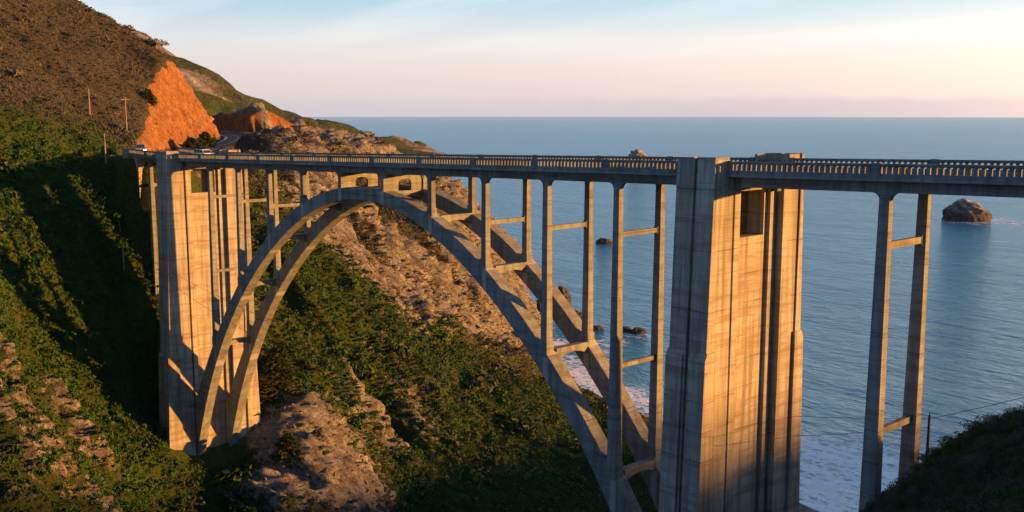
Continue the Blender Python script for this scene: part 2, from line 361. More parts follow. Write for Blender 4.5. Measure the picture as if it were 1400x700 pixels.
def sea_mat():
    m = NT('sea_water'); P = m.pos()
    foam_a = m.attr('foam').outputs['Fac']
    s = m.n('ShaderNodeSeparateXYZ'); m.set(s.inputs[0], P)
    rot = (0, 0, 0.62)
    w1 = m.noise(m.map(P, (0.045, 0.13, 0.1), rot), 1.0, 4, 0.55, 0.5)
    w2 = m.noise(m.map(P, (0.20, 0.42, 0.2), (0, 0, 0.45)), 1.0, 5, 0.6, 0.4)
    w3 = m.noise(m.map(P, (0.9, 1.5, 1), (0, 0, 0.8)), 1.0, 4, 0.6)
    w0 = m.noise(m.map(P, (0.006, 0.016, 0.1), rot), 1.0, 5, 0.6, 0.4)
    h = m.math('ADD', m.math('MULTIPLY', w1, 2.6), m.math('ADD', m.math('MULTIPLY', w2, 1.5), m.math('MULTIPLY', w3, 0.35)))
    h = m.math('ADD', h, m.math('MULTIPLY', w0, 9.0))
    nrm = m.bump(h, 1.0, 0.75)
    f1 = m.noise(m.map(P, (0.10, 0.16, 0.1), rot), 1.0, 8, 0.68, 0.9)
    f2 = m.voro(m.map(P, (0.30, 0.36, 0.3), rot), 1.0, 'DISTANCE_TO_EDGE').outputs['Distance']
    lace = m.ramp(m.math('ADD', f2, m.math('MULTIPLY', m.math('SUBTRACT', m.noise(P, 0.8, 5, 0.7), 0.5), 0.5)), [(0.05, 1.0), (0.22, 0.0)])
    fm = m.math('ADD', foam_a, m.math('MULTIPLY', m.math('SUBTRACT', f1, 0.5), 2.6))
    body = m.ramp(m.math('ADD', fm, m.math('MULTIPLY', m.math('SUBTRACT', m.noise(P, 0.9, 6, 0.75), 0.5), 0.9)), [(0.60, 0.0), (0.95, 1.0)])
    web = m.math('MULTIPLY', m.ramp(fm, [(0.22, 0.0), (0.45, 1.0)]), lace)
    foam = m.math('MAXIMUM', body, m.math('MULTIPLY', web, 0.75), clamp=True)
    foam = m.math('MULTIPLY', foam, m.ramp(foam_a, [(0.03, 0.0), (0.15, 1.0)]))
    shallow = m.ramp(foam_a, [(0.0, 0.0), (0.7, 1.0)])
    c = m.mix(m.ramp(w0, [(0.35, 0.0), (0.65, 1.0)]), (0.010, 0.12, 0.21), (0.024, 0.17, 0.28))
    c = m.mix(m.math('MULTIPLY', shallow, 0.6), c, (0.04, 0.19, 0.22))
    r = m.mix(foam, (0.22, 0.22, 0.22), (0.8, 0.8, 0.8))
    # a rough sea never mirrors fully at a low angle: facets hide one another, so the reflection levels off
    fr = m.n('ShaderNodeFresnel'); fr.inputs['IOR'].default_value = 1.33; m.set(fr.inputs['Normal'], nrm)
    k = m.math('MINIMUM', m.math('MULTIPLY', fr.outputs[0], 1.3), 0.66)
    df = m.n('ShaderNodeBsdfDiffuse'); m.set(df.inputs['Color'], c); m.set(df.inputs['Normal'], nrm)
    gl = m.n('ShaderNodeBsdfGlossy'); gl.inputs['Color'].default_value = (0.60, 0.85, 1.0, 1); gl.inputs['Roughness'].default_value = 0.10; m.set(gl.inputs['Normal'], nrm)
    mx = m.n('ShaderNodeMixShader'); m.set(mx.inputs[0], k); m.set(mx.inputs[1], df.outputs[0]); m.set(mx.inputs[2], gl.outputs[0])
    fo = m.n('ShaderNodeBsdfDiffuse'); fo.inputs['Color'].default_value = (0.90, 0.91, 0.92, 1); m.set(fo.inputs['Normal'], m.bump(m.noise(P, 0.5, 6, 0.7), 0.6, 0.6))
    mf = m.n('ShaderNodeMixShader'); m.set(mf.inputs[0], foam); m.set(mf.inputs[1], mx.outputs[0]); m.set(mf.inputs[2], fo.outputs[0])
    m.t.links.new(mf.outputs[0], m.out.inputs['Surface'])
    return m.m
M['sea'] = sea_mat()

def leaf_mat(name, cols, attr=True):
    m = NT(name)
    oi = m.n('ShaderNodeObjectInfo').outputs['Random']
    P = m.coord('Object'); n = m.noise(P, 2.2, 3)
    if attr:
        t = m.attr('tint', 'INSTANCER').outputs['Fac']
        t = m.math('ADD', t, m.math('MULTIPLY', m.math('SUBTRACT', oi, 0.5), 0.7), clamp=True)
        c = m.ramp(t, cols)
    else: c = m.ramp(n, cols)
    c = m.mix(m.math('MULTIPLY', m.ramp(n, [(0.35, 0.0), (0.7, 1.0)]), 0.5), c, (0.02, 0.028, 0.010))
    return m.done(c, 0.75, spec=0.2)
M['shrub'] = leaf_mat('scrub_leaves', [(0.0, (0.088, 0.082, 0.088)), (0.22, (0.058, 0.060, 0.040)), (0.45, (0.042, 0.060, 0.024)), (0.7, (0.028, 0.062, 0.014)), (1.0, (0.018, 0.074, 0.008))])
M['conifer'] = leaf_mat('conifer_needles', [(0.3, (0.018, 0.032, 0.012)), (0.7, (0.04, 0.06, 0.02))], False)
M['bark'] = plain('bark', (0.07, 0.05, 0.035), 0.95)
def searock_mat():
    m = NT('sea_rock'); P = m.pos()
    n = m.noise(P, 0.35, 6, 0.65); n2 = m.noise(P, 1.5, 5, 0.7)
    s = m.n('ShaderNodeSeparateXYZ'); m.set(s.inputs[0], P)
    up = m.n('ShaderNodeSeparateXYZ'); m.set(up.inputs[0], m.n('ShaderNodeNewGeometry').outputs['Normal'])
    c = m.mix(m.ramp(n, [(0.35, 0.0), (0.65, 1.0)]), (0.022, 0.024, 0.026), (0.055, 0.056, 0.058))
    lime = m.math('MULTIPLY', m.ramp(m.math('ADD', n2, m.math('MULTIPLY', up.outputs[2], 0.25)), [(0.56, 0.0), (0.75, 1.0)]), m.ramp(m.math('DIVIDE', s.outputs[2], 18.0), [(0.35, 0.0), (0.7, 1.0)]))
    c = m.mix(lime, c, (0.36, 0.36, 0.35))
    return m.done(c, 0.85, m.bump(m.math('ADD', n, n2), 0.9, 0.8))
M['searock'] = searock_mat()

# ------------------------------------------------------------------ terrain: heights from points seen in the photograph
GR = 0.0247                                           # the deck rises gently to the north
ROAD = np.array([(-19, 3.1), (-27, 5.5), (-40, 13), (-58, 26), (-76, 40), (-92, 53), (-108, 63.5), (-124, 70), (-142, 71.5), (-158, 66), (-172, 54), (-184, 36), (-200, 10), (-225, -25)], float)
ROADZ = np.array([78.9, 78.7, 78.2, 77.8, 77.8, 78.3, 79.1, 79.4, 79.7, 80.1, 80.6, 81.2, 82.5, 84.5])
def road_query(x, y):
    best = np.full(x.shape, 1e9); bz = np.zeros(x.shape); side = np.zeros(x.shape)
    for i in range(len(ROAD) - 1):
        a, b = ROAD[i], ROAD[i+1]; d = b - a; L2 = d @ d
        t = np.clip(((x - a[0]) * d[0] + (y - a[1]) * d[1]) / L2, 0, 1)
        dx = x - (a[0] + t * d[0]); dy = y - (a[1] + t * d[1]); q = np.hypot(dx, dy)
        mk = q < best
        best = np.where(mk, q, best); bz = np.where(mk, ROADZ[i] + t * (ROADZ[i+1] - ROADZ[i]), bz)
        side = np.where(mk, np.sign(d[0] * dy - d[1] * dx), side)   # +1: left of the way (inland)
    return best, bz, side

UVD = [  # column, row, horizontal distance
 # hill above the road
 (0,0,236),(0,100,205),(0,200,178),(60,0,250),(60,100,215),(60,200,184),(115,1,282),(115,50,246),(115,120,216),(115,200,190),(160,38,285),(160,70,258),(160,110,230),(160,180,199),
 (200,62,287),(200,95,264),(192,205,214),(197,170,230.5),(200,150,239),(207,130,250.5),(218,110,264.5),(225,97,274),(232,85,288),(216,74,288),(180,140,226),(182,180,207),
 # hillside below, green bank and the dark ravine
 (0,250,168),(0,300,160),(0,350,154),(0,400,148),(0,440,143),(50,260,176),(50,330,167),(50,400,159),(50,450,154),(100,250,183),(100,320,176),(100,400,168),(100,460,163),
 (150,235,189),(150,300,183),(150,370,178),(150,440,173),(150,500,168),(182,250,189),(192,310,186),(203,380,181),(210,450,177),(213,520,172),(215,585,167),(180,540,166),
 # spur in front of the ravine
 (0,468,140),(60,500,145),(130,545,148),(190,566,150),(235,618,155),(262,642,158),(282,690,157),
 (0,540,133),(0,620,125),(0,700,118),(80,580,138),(80,700,126),(150,620,143),(150,700,133),(220,660,149),(220,700,143),
 # at the foot of the far tower and the rock spur beyond it
 (268,632,163),(345,590,172),(310,690,155),(350,660,158),(350,700,153),(400,700,152),(400,640,159),(450,690,157),(480,690,159),(360,520,180),(370,460,188),(400,500,181),(430,560,172),(455,620,166),(472,660,162),
 # behind the ribs, up to the road
 (345,330,206),(345,260,224),(350,225,238),(370,400,200),(400,330,222),(400,250,250),(440,300,246),(440,240,270),(430,390,204),(470,330,256),(480,260,288),
 # dark gully
 (500,560,196),(510,640,186),(530,700,172),(450,480,192),
 # green slope in the middle
 (480,430,208),(545,440,230),(520,520,206),(560,600,192),(590,480,226),(600,540,212),(600,640,190),(640,475,243),(650,580,208),(650,690,178),(700,492,256),(700,560,222),(700,640,194),(700,700,176),
 (760,525,252),(760,600,216),(780,690,182),(830,555,246),(880,580,240),(840,640,206),
 # lit rock and scrub of the headland behind
 (500,380,244),(520,320,272),(540,260,312),(560,420,262),(580,350,288),(600,290,318),(600,420,276),(630,440,286),(650,470,292),(640,380,306),(670,440,310),(690,482,316),(660,340,330),(690,400,333),(715,470,340),
 (590,238,346),(615,262,346),(640,292,346),(665,322,346),(690,355,345),(712,395,345),(728,440,345),
 # outcrop beyond the road and the crest running out from it
 (352,144,318),(332,161,317),(315,173,314),(298,182,312),(375,160,322),(400,172,325),(430,186,330),(458,202,334),(420,200,300),(380,200,285),(350,195,292),(500,215,338),(545,224,344),
]
XYZ = [ # ground the photograph does not show, continued sensibly
 (-60,-60,118),(-120,-40,135),(-180,-20,138),(-20,-60,98),(20,-70,78),(60,-90,45),(20,-110,75),(-60,-120,130),(-180,-120,160),(-330,-120,190),(-330,0,170),(-330,60,110),(-260,60,96),
 (-172,88,79),(-190,100,77),(-212,92,79),(-232,112,72),(-200,78,82),(-180,76,80.5),(-84.9,34.1,97),(-104.5,45.6,105),(-75.7,31.6,93),(-62,23,86),(-95,42,100),(-130,30,105),(-160,20,112),(-140,48,98),(-220,60,92),
 # bank under the far end of the deck
 (-17,-2,72.5),(-17,7,72.5),(-22,-3,76),(-14,3,66.5),(-21,10,75),(-13,-3,65),(-20,-8,71),
 # hidden ravine floor behind the spur
 (13,-23,50),(-2,-14,40),(-7,-7,34),(-10,-3,31),
 # canyon floor and the near, northern wall
 (60,-60,20),(62,-30,16),(58,0,12),(50,30,9),(40,60,7),(28,95,4),(15,125,1.2),(85,-40,30),(88,-10,26),(86,20,20),(80,50,12),(70,85,5),(55,120,0.5),
 (102,-5,31),(102,10,31),(109,3,40),(116.6,0,56),(116.8,6,57.3),(119,8,58.5),(122,10,62),(126,7,65),(121,17,51),(129,20,58),(135,4,71),(150,3,77),(165,3,79.3),(190,3,81),(112,-20,44),(122,-25,58),(125,-45,58),(135,-55,70),(143,-60,77.5),(151,-66,84.4),(160,-70,85.5),(190,-80,92),(200,-40,88),(165,-40,83),(150,-30,76),(140,-95,68),(120,-110,45),(170,-120,80),
 # northern headland that shades the canyon at evening
 (114,26,38),(112,14,40),(118,14,48),(112,40,30),(124,40,40),(134,36,50),(150,40,55),(180,40,66),(200,80,54),(108,60,8),(120,62,40),(134,66,40),(160,80,46),(104,85,-3),(116,90,20),(132,100,38),(150,120,42),(98,120,-5),(114,130,12),(132,146,36),(160,160,42),(200,160,50),(100,170,-6),(116,180,10),(134,190,30),(200,220,42),(110,230,-6),(135,230,24),(170,250,28),(120,260,-8),(160,262,2),(200,262,10),
 # beach and sea floor
 (-60,150,0.8),(-100,166,0.6),(-20,142,0.8),(0,138,0.5),(-100,185,-4),(-60,175,-4),(0,165,-4),(50,150,-4),(80,140,-5),(-40,220,-8),(60,220,-8),(-110,178,1),(-120,196,-5),(-128,214,-6),(-160,230,-6),(-200,258,-8),(-330,262,-8),
 # seaward side of the outcrop (unseen)
 (-200,130,50),(-180,160,25),(-165,185,2),(-240,160,20),(-250,200,-3),(-330,160,40),(-330,220,-3),(-150,150,45),
]
CP = np.array([at(u, v, D=D) for u, v, D in UVD] + [np.array(p, float) for p in XYZ])
def solve_rbf(cp, lam=0.6):
    d = np.hypot(cp[:, None, 0] - cp[None, :, 0], cp[:, None, 1] - cp[None, :, 1]); n = len(cp)
    A = np.zeros((n + 3, n + 3)); A[:n, :n] = d; A[:n, :n] -= lam * np.eye(n)
    A[:n, n] = 1; A[:n, n+1:] = cp[:, :2] / 100; A[n, :n] = 1; A[n+1:, :n] = cp[:, :2].T / 100
    return np.linalg.solve(A, np.concatenate([cp[:, 2], np.zeros(3)]))
def eval_rbf(cp, w, x, y):
    n = len(cp); r = w[n] + w[n+1] * x / 100 + w[n+2] * y / 100
    for i in range(n): r = r + w[i] * np.hypot(x - cp[i, 0], y - cp[i, 1])
    return r
def blur(h, k=1):
    for _ in range(k):
        p = np.pad(h, 1, mode='edge')
        h = (p[:-2,1:-1] + p[2:,1:-1] + p[1:-1,:-2] + p[1:-1,2:] + 4 * p[1:-1,1:-1]) / 8
    return h
def sstep(a, b, x):
    t = np.clip((x - a) / (b - a), 0, 1); return t * t * (3 - 2 * t)

X0, X1, Y0, Y1, ST = -330.0, 200.0, -125.0, 262.0, 0.64
gx = np.arange(X0, X1 + 1e-6, ST); gy = np.arange(Y0, Y1 + 1e-6, ST)
GX, GY = np.meshgrid(gx, gy, indexing='ij')
wts = solve_rbf(CP)
# evaluate on a coarser grid, then refine
cx = np.arange(X0, X1 + 3.3, 3.2); cy = np.arange(Y0, Y1 + 3.3, 3.2)
CX, CY = np.meshgrid(cx, cy, indexing='ij'); CH = blur(eval_rbf(CP, wts, CX, CY), 1)
def bilin(A, ox, oy, st, x, y):
    i = np.clip((x - ox) / st, 0, A.shape[0] - 1.001); j = np.clip((y - oy) / st, 0, A.shape[1] - 1.001)
    a = i.astype(int); b = j.astype(int); s = i - a; t = j - b
    return A[a,b]*(1-s)*(1-t) + A[a+1,b]*s*(1-t) + A[a,b+1]*(1-s)*t + A[a+1,b+1]*s*t
H = blur(bilin(CH, X0, Y0, 3.2, GX, GY), 3)
# road bench and the cut above it
rd, rz, rs = road_query(GX, GY)
bench = 1 - sstep(4.6, 7.0, rd); H = H * (1 - bench) + (rz - 0.25) * bench
along = sstep(-26, -34, GX) * (1 - sstep(-165, -175, GX))
inland = (rs > 0)
rdmax = np.interp(-GX, [30, 48, 54, 63, 71, 81, 93, 102, 115, 135, 170], [5.0, 5.3, 6.3, 8.4, 10.2, 12.4, 14.4, 15.8, 17.0, 16.0, 14.0])
cutslope = rz + (np.minimum(rd, rdmax) - 5.0) * 1.75 + np.maximum(0, rd - rdmax) * 0.72
cutzone = inland & (rd > 4.6) & (rd < 45) & (along > 0.5)
HN = H.copy()
H = np.where(cutzone, np.minimum(H, cutslope), H)
seaward = (rs <= 0) & (rd > 6.0) & (rd < 22)
H = np.where(seaward & (GX > -118), np.minimum(H, rz + np.maximum(0, 1.2 - (rd - 6) * 0.25) - (rd - 6) * 0.10), H)
sh = (rs <= 0) & (rd > 5.5) & (rd < 30) & (GX > -128) & (GX < -40)
H = np.where(sh, np.minimum(H, rz - 0.35 - (rd - 5.5) * 0.16), H)
gxx, gyy = np.gradient(H, ST); slope = np.hypot(gxx, gyy)
# --- masks
cutm = cutzone & (HN > cutslope - 0.4) & (rd > 5.2) & (rd < rdmax + 0.4 + 1.2 * fbm(GX / 5, GY / 5, 0, 3, 87))
cutm = cutm | ((rs <= 0) & (rd > 5) & (rd < 22) & (GX < -116) & (H > rz + 0.8) & (slope > 0.35))
cutm = blur(cutm.astype(float), 3)
def blob(u, v, D, r):
    c = at(u, v, D=D); return np.exp(-((GX - c[0])**2 + (GY - c[1])**2) / (2 * r * r))
rock = sstep(1.5, 2.3, slope) * 0.5
for u, v, D, r, a in [(690,400,337,22,.45),(640,390,308,15,.30),(670,450,312,14,.45),(600,425,276,10,.35),(560,410,262,9,.3),(520,360,255,9,.3),(480,310,258,8,.25),(450,350,240,8,.3),(620,300,332,14,.35),(590,260,345,12,.25),
    (400,640,160,5,.5),(445,650,163,5,.55),(370,590,168,4,.4),(470,680,160,5,.5),(350,690,155,4,.4),(500,610,190,5,.4),(545,560,200,4,.5),(92,515,147,3,.6),(130,610,142,3.5,.5),(50,555,141,3,.4),(190,580,150,3,.45),(250,645,157,3,.6),(150,640,140,3,.45),(60,520,144,2,.3),(112,560,146,2,.3),(172,600,147,2,.3),(228,635,153,2,.3),
    (205,420,180,3,.3),(210,480,177,3,.3),(352,150,318,12,.6),(380,165,322,12,.7),(410,178,326,12,.75),(445,192,332,11,.7),(700,495,260,8,.3),(545,450,232,7,.3),(420,310,235,8,.3)]:
    rock = rock + a * blob(u, v, D, r)
for u, v, D, r, a in [(150,440,173,9,.5),(100,420,166,10,.5),(120,330,176,10,.4),(60,440,156,8,.4),(180,500,168,6,.4),(192,300,187,8,.9),(200,380,182,7,.6),(175,260,190,8,.6)]: rock = rock - a * blob(u, v, D, r)
rock = np.maximum(rock, 0)
rock = np.clip(rock + 0.22 * fbm(GX / 14, GY / 14, 0, 4, 5), 0, 1)
rock = np.maximum(rock, sstep(2.5, 0.5, H))             # shore
sand = (1 - sstep(1.0, 3.0, H)) * sstep(-1, 0.1, H) * (1 - sstep(0.25, 0.5, slope))
green = 0.45 + 0.28 * fbm(GX / 30, GY / 30, 0, 3, 11)
for u, v, D, r, a in [(60,330,166,16,.5),(120,350,174,14,.5),(20,400,150,12,.5),(150,290,182,12,.35),(60,640,134,14,.3),(140,690,134,12,.3),(200,680,146,9,.3),(700,600,210,35,.45),(800,640,200,30,.5),(560,520,212,20,.3),(480,430,208,20,.3)]:
    green = green + a * blob(u, v, D, r)
green = green - 0.27 * sstep(78, 90, H) * (GX < -12)
green = green - 0.3 * sstep(40, 60, H) * (GX < -30)
for u, v, D, r in [(640,460,285,18),(560,330,285,25),(500,300,280,25),(420,205,300,25)]: green = green - 0.35 * blob(u, v, D, r)
green = np.clip(green, 0, 1)
wa = sstep(55, 85, GY) * sstep(10, -20, GX)
rib_a = fbm((GX * 0.97 - GY * 0.25) / 13 + 0.25 * fbm(GX / 20, GY / 20, 0, 2, 77), (GX * 0.25 + GY * 0.97) / 50, 0, 3, 72, ridged=True)
rib_b = fbm((GX * 0.45 - GY * 0.90) / 12 + 0.25 * fbm(GX / 20, GY / 20, 0, 2, 78), (GX * 0.90 + GY * 0.45) / 48, 0, 3, 73, ridged=True)
rib = rib_a * wa + rib_b * (1 - wa)
wr = np.clip(sum(a * blob(u, v, D, r) for u, v, D, r, a in [(640,400,310,26,1),(560,350,280,24,1),(500,330,262,20,1),(600,300,330,20,1),(480,560,188,16,.5),(420,620,164,12,.4),(560,560,205,16,.4),(110,560,144,14,.75),(220,650,150,10,.75),(60,620,132,12,.6)]), 0, 1)
rock = np.clip(rock + wr * (0.95 * sstep(-0.05, 0.45, rib) - 0.32), 0, 1)
green = np.clip(green - 0.25 * wr * wa, 0, 1)
# --- relief: craggy where rock, rolling where scrub
nz_ = 1 / np.sqrt(1 + slope**2); NX, NY, NZ = -gxx * nz_, -gyy * nz_, nz_
rotx = GX * 0.8 + H * 0.6; rotz = H * 0.8 - GX * 0.6
cv1, cd1 = cells(rotx / 6.5, GY / 4.5, rotz / 3.0, 401); cv2, cd2 = cells(rotx / 2.6, GY / 2.0, rotz / 1.5, 402)
bed = rotz / 2.1 + 0.5 * fbm(GX / 9, GY / 9, H / 9, 2, 24); bedf = bed - np.floor(bed)
wA = sstep(55, 85, GY) * sstep(10, -20, GX)
def streak(w, l, seed, o=3):                            # ribs and flutes that run down the fall line
    wob = 0.3 * fbm(GX / (w * 2), GY / (w * 2), H / (w * 2), 2, seed + 50)
    A = fbm((GX * 0.97 - GY * 0.25) / w + wob, (GX * 0.25 + GY * 0.97 - H * 0.6) / l, H / l, o, seed, ridged=True)
    Bb = fbm((GX * 0.45 - GY * 0.90) / w + wob, (GX * 0.90 + GY * 0.45 - H * 0.6) / l, H / l, o, seed + 5, ridged=True)
    return A * wA + Bb * (1 - wA)
crag = 2.2 * streak(8.0, 30.0, 431) + 1.3 * streak(3.2, 13.0, 441) + 0.6 * streak(1.6, 5.0, 451, 2) + 0.9 * (cv1 - 0.5) + 0.45 * (cv2 - 0.5) + 0.7 * (sstep(0.0, 0.75, bedf) * (1 - sstep(0.85, 1.0, bedf)) - 0.5)
roll = 1.9 * fbm(GX / 20, GY / 20, H / 20, 4, 51) + 0.6 * fbm(GX / 3.1, GY / 3.1, H / 3.1, 3, 61)
gully = 2.8 * rib
flat = (1 - bench) * (1 - sand) * sstep(0.2, 3.0, H)
rk_ = sstep(0.12, 0.62, rock)
disp = (rk_ * crag * (1 + 0.7 * wr * wa) + (1 - rk_) * (roll + gully * sstep(0.5, 1.0, slope))) * flat * (1 - cutm)
disp = disp + cutm * (1.0 * fbm((GX * .83 - GY * .55) / 2.6, (GX * .55 + GY * .83) / 9, H / 9, 3, 81, ridged=True) + 1.1 * (cv2 - 0.5) + 0.5 * fbm(GX / 1.5, GY / 1.5, H / 1.5, 2, 83))
calm = np.ones_like(H)
for cxx, cyy, r in [(151, -66, 9), (117, 3, 7), (0, 3, 7)]: calm *= 1 - 0.75 * np.exp(-((GX - cxx)**2 + (GY - cyy)**2) / (2 * r * r))
disp = disp + 6.0 * wr * (rib - 0.2) * flat * (1 - cutm)
disp *= calm
PXg, PYg, PZg = GX + NX * disp, GY + NY * disp, H + NZ * disp
HZ = PZg.copy()
def ground(x, y): return float(bilin(HZ, X0, Y0, ST, np.array([float(x)]), np.array([float(y)]))[0])
def hit(u, v, d0=60, d1=420):
    d = ray(u, v); d = d / math.hypot(d[0], d[1]); t = np.arange(d0, d1, 0.4)
    P = CAM[None] + t[:, None] * d[None]
    g = bilin(HZ, X0, Y0, ST, P[:, 0], P[:, 1]); k = np.nonzero(P[:, 2] < g)[0]
    return P[k[0]] if len(k) else P[-1]

ST_FLAT = None
def grid_mesh(name, px, py, pz, attrs, mat, keep=None):
    nx, ny = px.shape; me = bpy.data.meshes.new(name)
    idx = np.arange(nx * ny).reshape(nx, ny)
    q = np.stack([idx[:-1,:-1], idx[1:,:-1], idx[1:,1:], idx[:-1,1:]], -1).reshape(-1, 4)
    if keep is not None: q = q[keep[:-1,:-1].ravel()]
    me.vertices.add(nx * ny); me.vertices.foreach_set('co', np.stack([px, py, pz], -1).astype(np.float32).ravel())
    me.loops.add(q.size); me.loops.foreach_set('vertex_index', q.ravel().astype(np.int32))
    me.polygons.add(len(q)); me.polygons.foreach_set('loop_start', np.arange(0, q.size, 4, dtype=np.int32))
    me.update(calc_edges=True)
    rough = attrs.get('rock')
    me.polygons.foreach_set('use_smooth', np.ones(len(q), bool) if rough is None or ST_FLAT is None or name != 'canyon_terrain' else np.asarray(rough).ravel()[q].mean(1) < 0.42)
    for k, a in attrs.items():
        at_ = me.attributes.new(k, 'FLOAT', 'POINT'); at_.data.foreach_set('value', np.asarray(a, np.float32).ravel())
    me.validate(); me.materials.append(mat)
    o = bpy.data.objects.new(name, me); COL.objects.link(o); o['kind'] = 'structure'; return o
keep = blur((H > -4.5).astype(float), 6) > 0.02
grid_mesh('canyon_terrain', PXg, PYg, PZg, {'rock': rock, 'cut': cutm, 'green': green}, M['terrain'], keep)

# ------------------------------------------------------------------ far coast
FU = [(238,77,1100),(266,77,1090),(285,92,1120),(310,110,1150),(335,130,1180),(352,141,1200),(250,110,900),(280,130,900),(320,150,950),(290,160,700),(240,150,800),(330,145,1040),
 (165,33,1500),(200,44,1500),(222,60,1500),(243,75,1520),(100,0,1400),(60,-40,1400),
 (335,156,1480),(300,140,1450),(372,152,1500),(400,150,1650),(430,152,1750),(452,157,1820),(468,166,1880),(482,173,1930),(492,175,1990),(520,180,2060),(545,186,2110),(560,193,2140),(571,202,2160),
 (380,165,1250),(420,180,1350),(460,192,1500),(500,194,1700),(540,199,1950),(400,185,1150),(440,200,1150),
 (462,193,660),(480,196,700),(500,198,730),(525,202,760),(550,206,780),(400,205,560)]
FX = [(-250,-100,150),(-250,0,120),(-250,80,84),(-250,150,30),(-260,230,-10),(-420,300,20),(-450,380,-12),(-330,240,-10),(-380,180,62),(-520,250,70),(-560,420,-12),(-620,520,-12),(-520,480,-15),
 (-620,300,62),(-700,420,40),(-760,560,-12),(-800,380,95),(-1000,700,-12),(-1200,1100,-12),(-1300,1500,-15),(-1440,1600,-15),(-1600,1600,-12),(-1520,1390,-5),(-1700,1300,25),(-1300,1000,25),(-1900,1000,80),(-1900,300,400),(-1400,0,300),(-900,-200,260),(-500,-200,210),(-1900,-250,420),(-900,200,170),(-1000,400,150),(-1900,1600,-10),
 (-1000,1100,-15),(-800,900,-15),(-500,700,-15),(-250,500,-15),(-250,1600,-15),(-800,1600,-15)]
SIL = [t for t in FU if t in [(352,141,1200)] or t[2] >= 1490] + FU[0:5]
FCP = np.array([at(u, v, D=D) for u, v, D in FU] + [at(u, v + 14, D=D + 260) for u, v, D in SIL] + [at(u, v + 22, D=D + 560) for u, v, D in SIL if D + 560 < 2600] + [at(u, 300, D=D) * np.array([1, 1, 0]) - np.array([0, 0, 14]) for u in (600, 640, 700) for D in (1000, 1500, 2000, 2350)] + [at(585, 300, D=D) * np.array([1, 1, 0]) - np.array([0, 0, 14]) for D in (900, 1300, 2000, 2250, 2450)] + [np.array(p, float) for p in FX])
fw = solve_rbf(FCP, 2.0)
fgx = np.arange(-1950, -240, 9.0); fgy = np.arange(-260, 1640, 9.0)
FGX, FGY = np.meshgrid(fgx, fgy, indexing='ij'); FH = blur(eval_rbf(FCP, fw, FGX, FGY), 1)
fa, fb = np.gradient(FH, 9.0); fs = np.hypot(fa, fb)
frock = np.clip(sstep(1.0, 1.8, fs) * 0.6 + sstep(20, 3, FH) + 0.2 * fbm(FGX / 90, FGY / 90, 0, 4, 3), 0, 1)
for u, v, D, r in [(215,58,1500,70),(240,74,1500,60),(262,84,1080,35),(560,196,2130,60)]:
    c = at(u, v, D=D); frock = np.maximum(frock, 0.9 * np.exp(-((FGX - c[0])**2 + (FGY - c[1])**2) / (2 * r * r)))
FHd = FH + (17 * fbm((FGX + FGY) / 170, (FGX - FGY) / 95, 0, 4, 91, ridged=True) - 11 + 5 * fbm(FGX / 45, FGY / 45, 0, 3, 92)) * sstep(-5, 30, FH) * sstep(200, 600, np.hypot(FGX - 151, FGY + 66) - 150)
fgreen = np.clip(0.8 + 0.5 * fbm(FGX / 160, FGY / 160, 0, 4, 95), 0, 1)
grid_mesh('far_coast_hills', FGX, FGY, FHd, {'rock': frock, 'cut': np.zeros_like(FH), 'green': fgreen}, M['far'], blur((FH > -9).astype(float), 3) > 0.02)

# ------------------------------------------------------------------ unseen headland added towards the sun, crest shaped to shade bridge and canyon
ngx = np.arange(180, 900, 8.0); ngy = np.arange(150, 760, 8.0); NGX, NGY = np.meshgrid(ngx, ngy, indexing='ij')
ca_, sa_ = math.cos(SUN_AZ), math.sin(SUN_AZ)
pp = NGX * ca_ + NGY * sa_; qq = -NGX * sa_ + NGY * ca_
crest = np.interp(qq, [-400, -160, -100, -77, -62, -30, 0, 25, 52, 100, 160, 200], [230, 130, 112, 106, 102, 86, 75, 70, 64, 46, 12, -14])
NH = crest - np.abs(pp - 600) * (0.55 + 0.1 * np.sign(pp - 600)) + 3.5 * fbm(NGX / 40, NGY / 40, 0, 3, 131)
grid_mesh('shading_headland', NGX, NGY, NH, {'rock': np.clip(sstep(25, 5, NH), 0, 1), 'cut': NH * 0, 'green': np.clip(0.5 + 0.4 * fbm(NGX / 60, NGY / 60, 0, 3, 132), 0, 1)}, M['far'], NH > -8)

# ------------------------------------------------------------------ sea
def make_sea():
    rr = np.concatenate([np.arange(40, 480, 3.0), np.geomspace(482, 17300, 60)]); th = np.radians(np.arange(-15, 216, 0.5))
    RR, TH = np.meshgrid(rr, th, indexing='ij')
    SX = CAM[0] + RR * np.cos(TH); SY = CAM[1] + RR * np.sin(TH)
    inside = (SX > -325) & (SX < 195) & (SY < 258)
    hh = np.where(inside, bilin(H, X0, Y0, ST, SX, SY), -9)
    foam = sstep(-4.6, -0.2, hh) * 0.8 * inside
    for u, v, r, a in [(1140,660,17,.95),(1110,640,10,.6),(1200,690,16,.95),(1235,655,12,.5),(1080,610,8,.5),(770,500,11,.8),(810,540,11,.85),(740,470,8,.6),(800,470,9,.45),(735,420,7,.5),(760,440,7,.5),(1345,300,22,.5),(870,455,6,.4)]:
        c = at(u, v, Z=0); foam = foam + a * np.exp(-((SX - c[0])**2 + (SY - c[1])**2) / (2 * r * r))
    grid_mesh('sea', SX, SY, SX * 0, {'foam': np.clip(foam, 0, 0.72)}, M['sea'], (SY > 20) | (hh < 2))
make_sea()

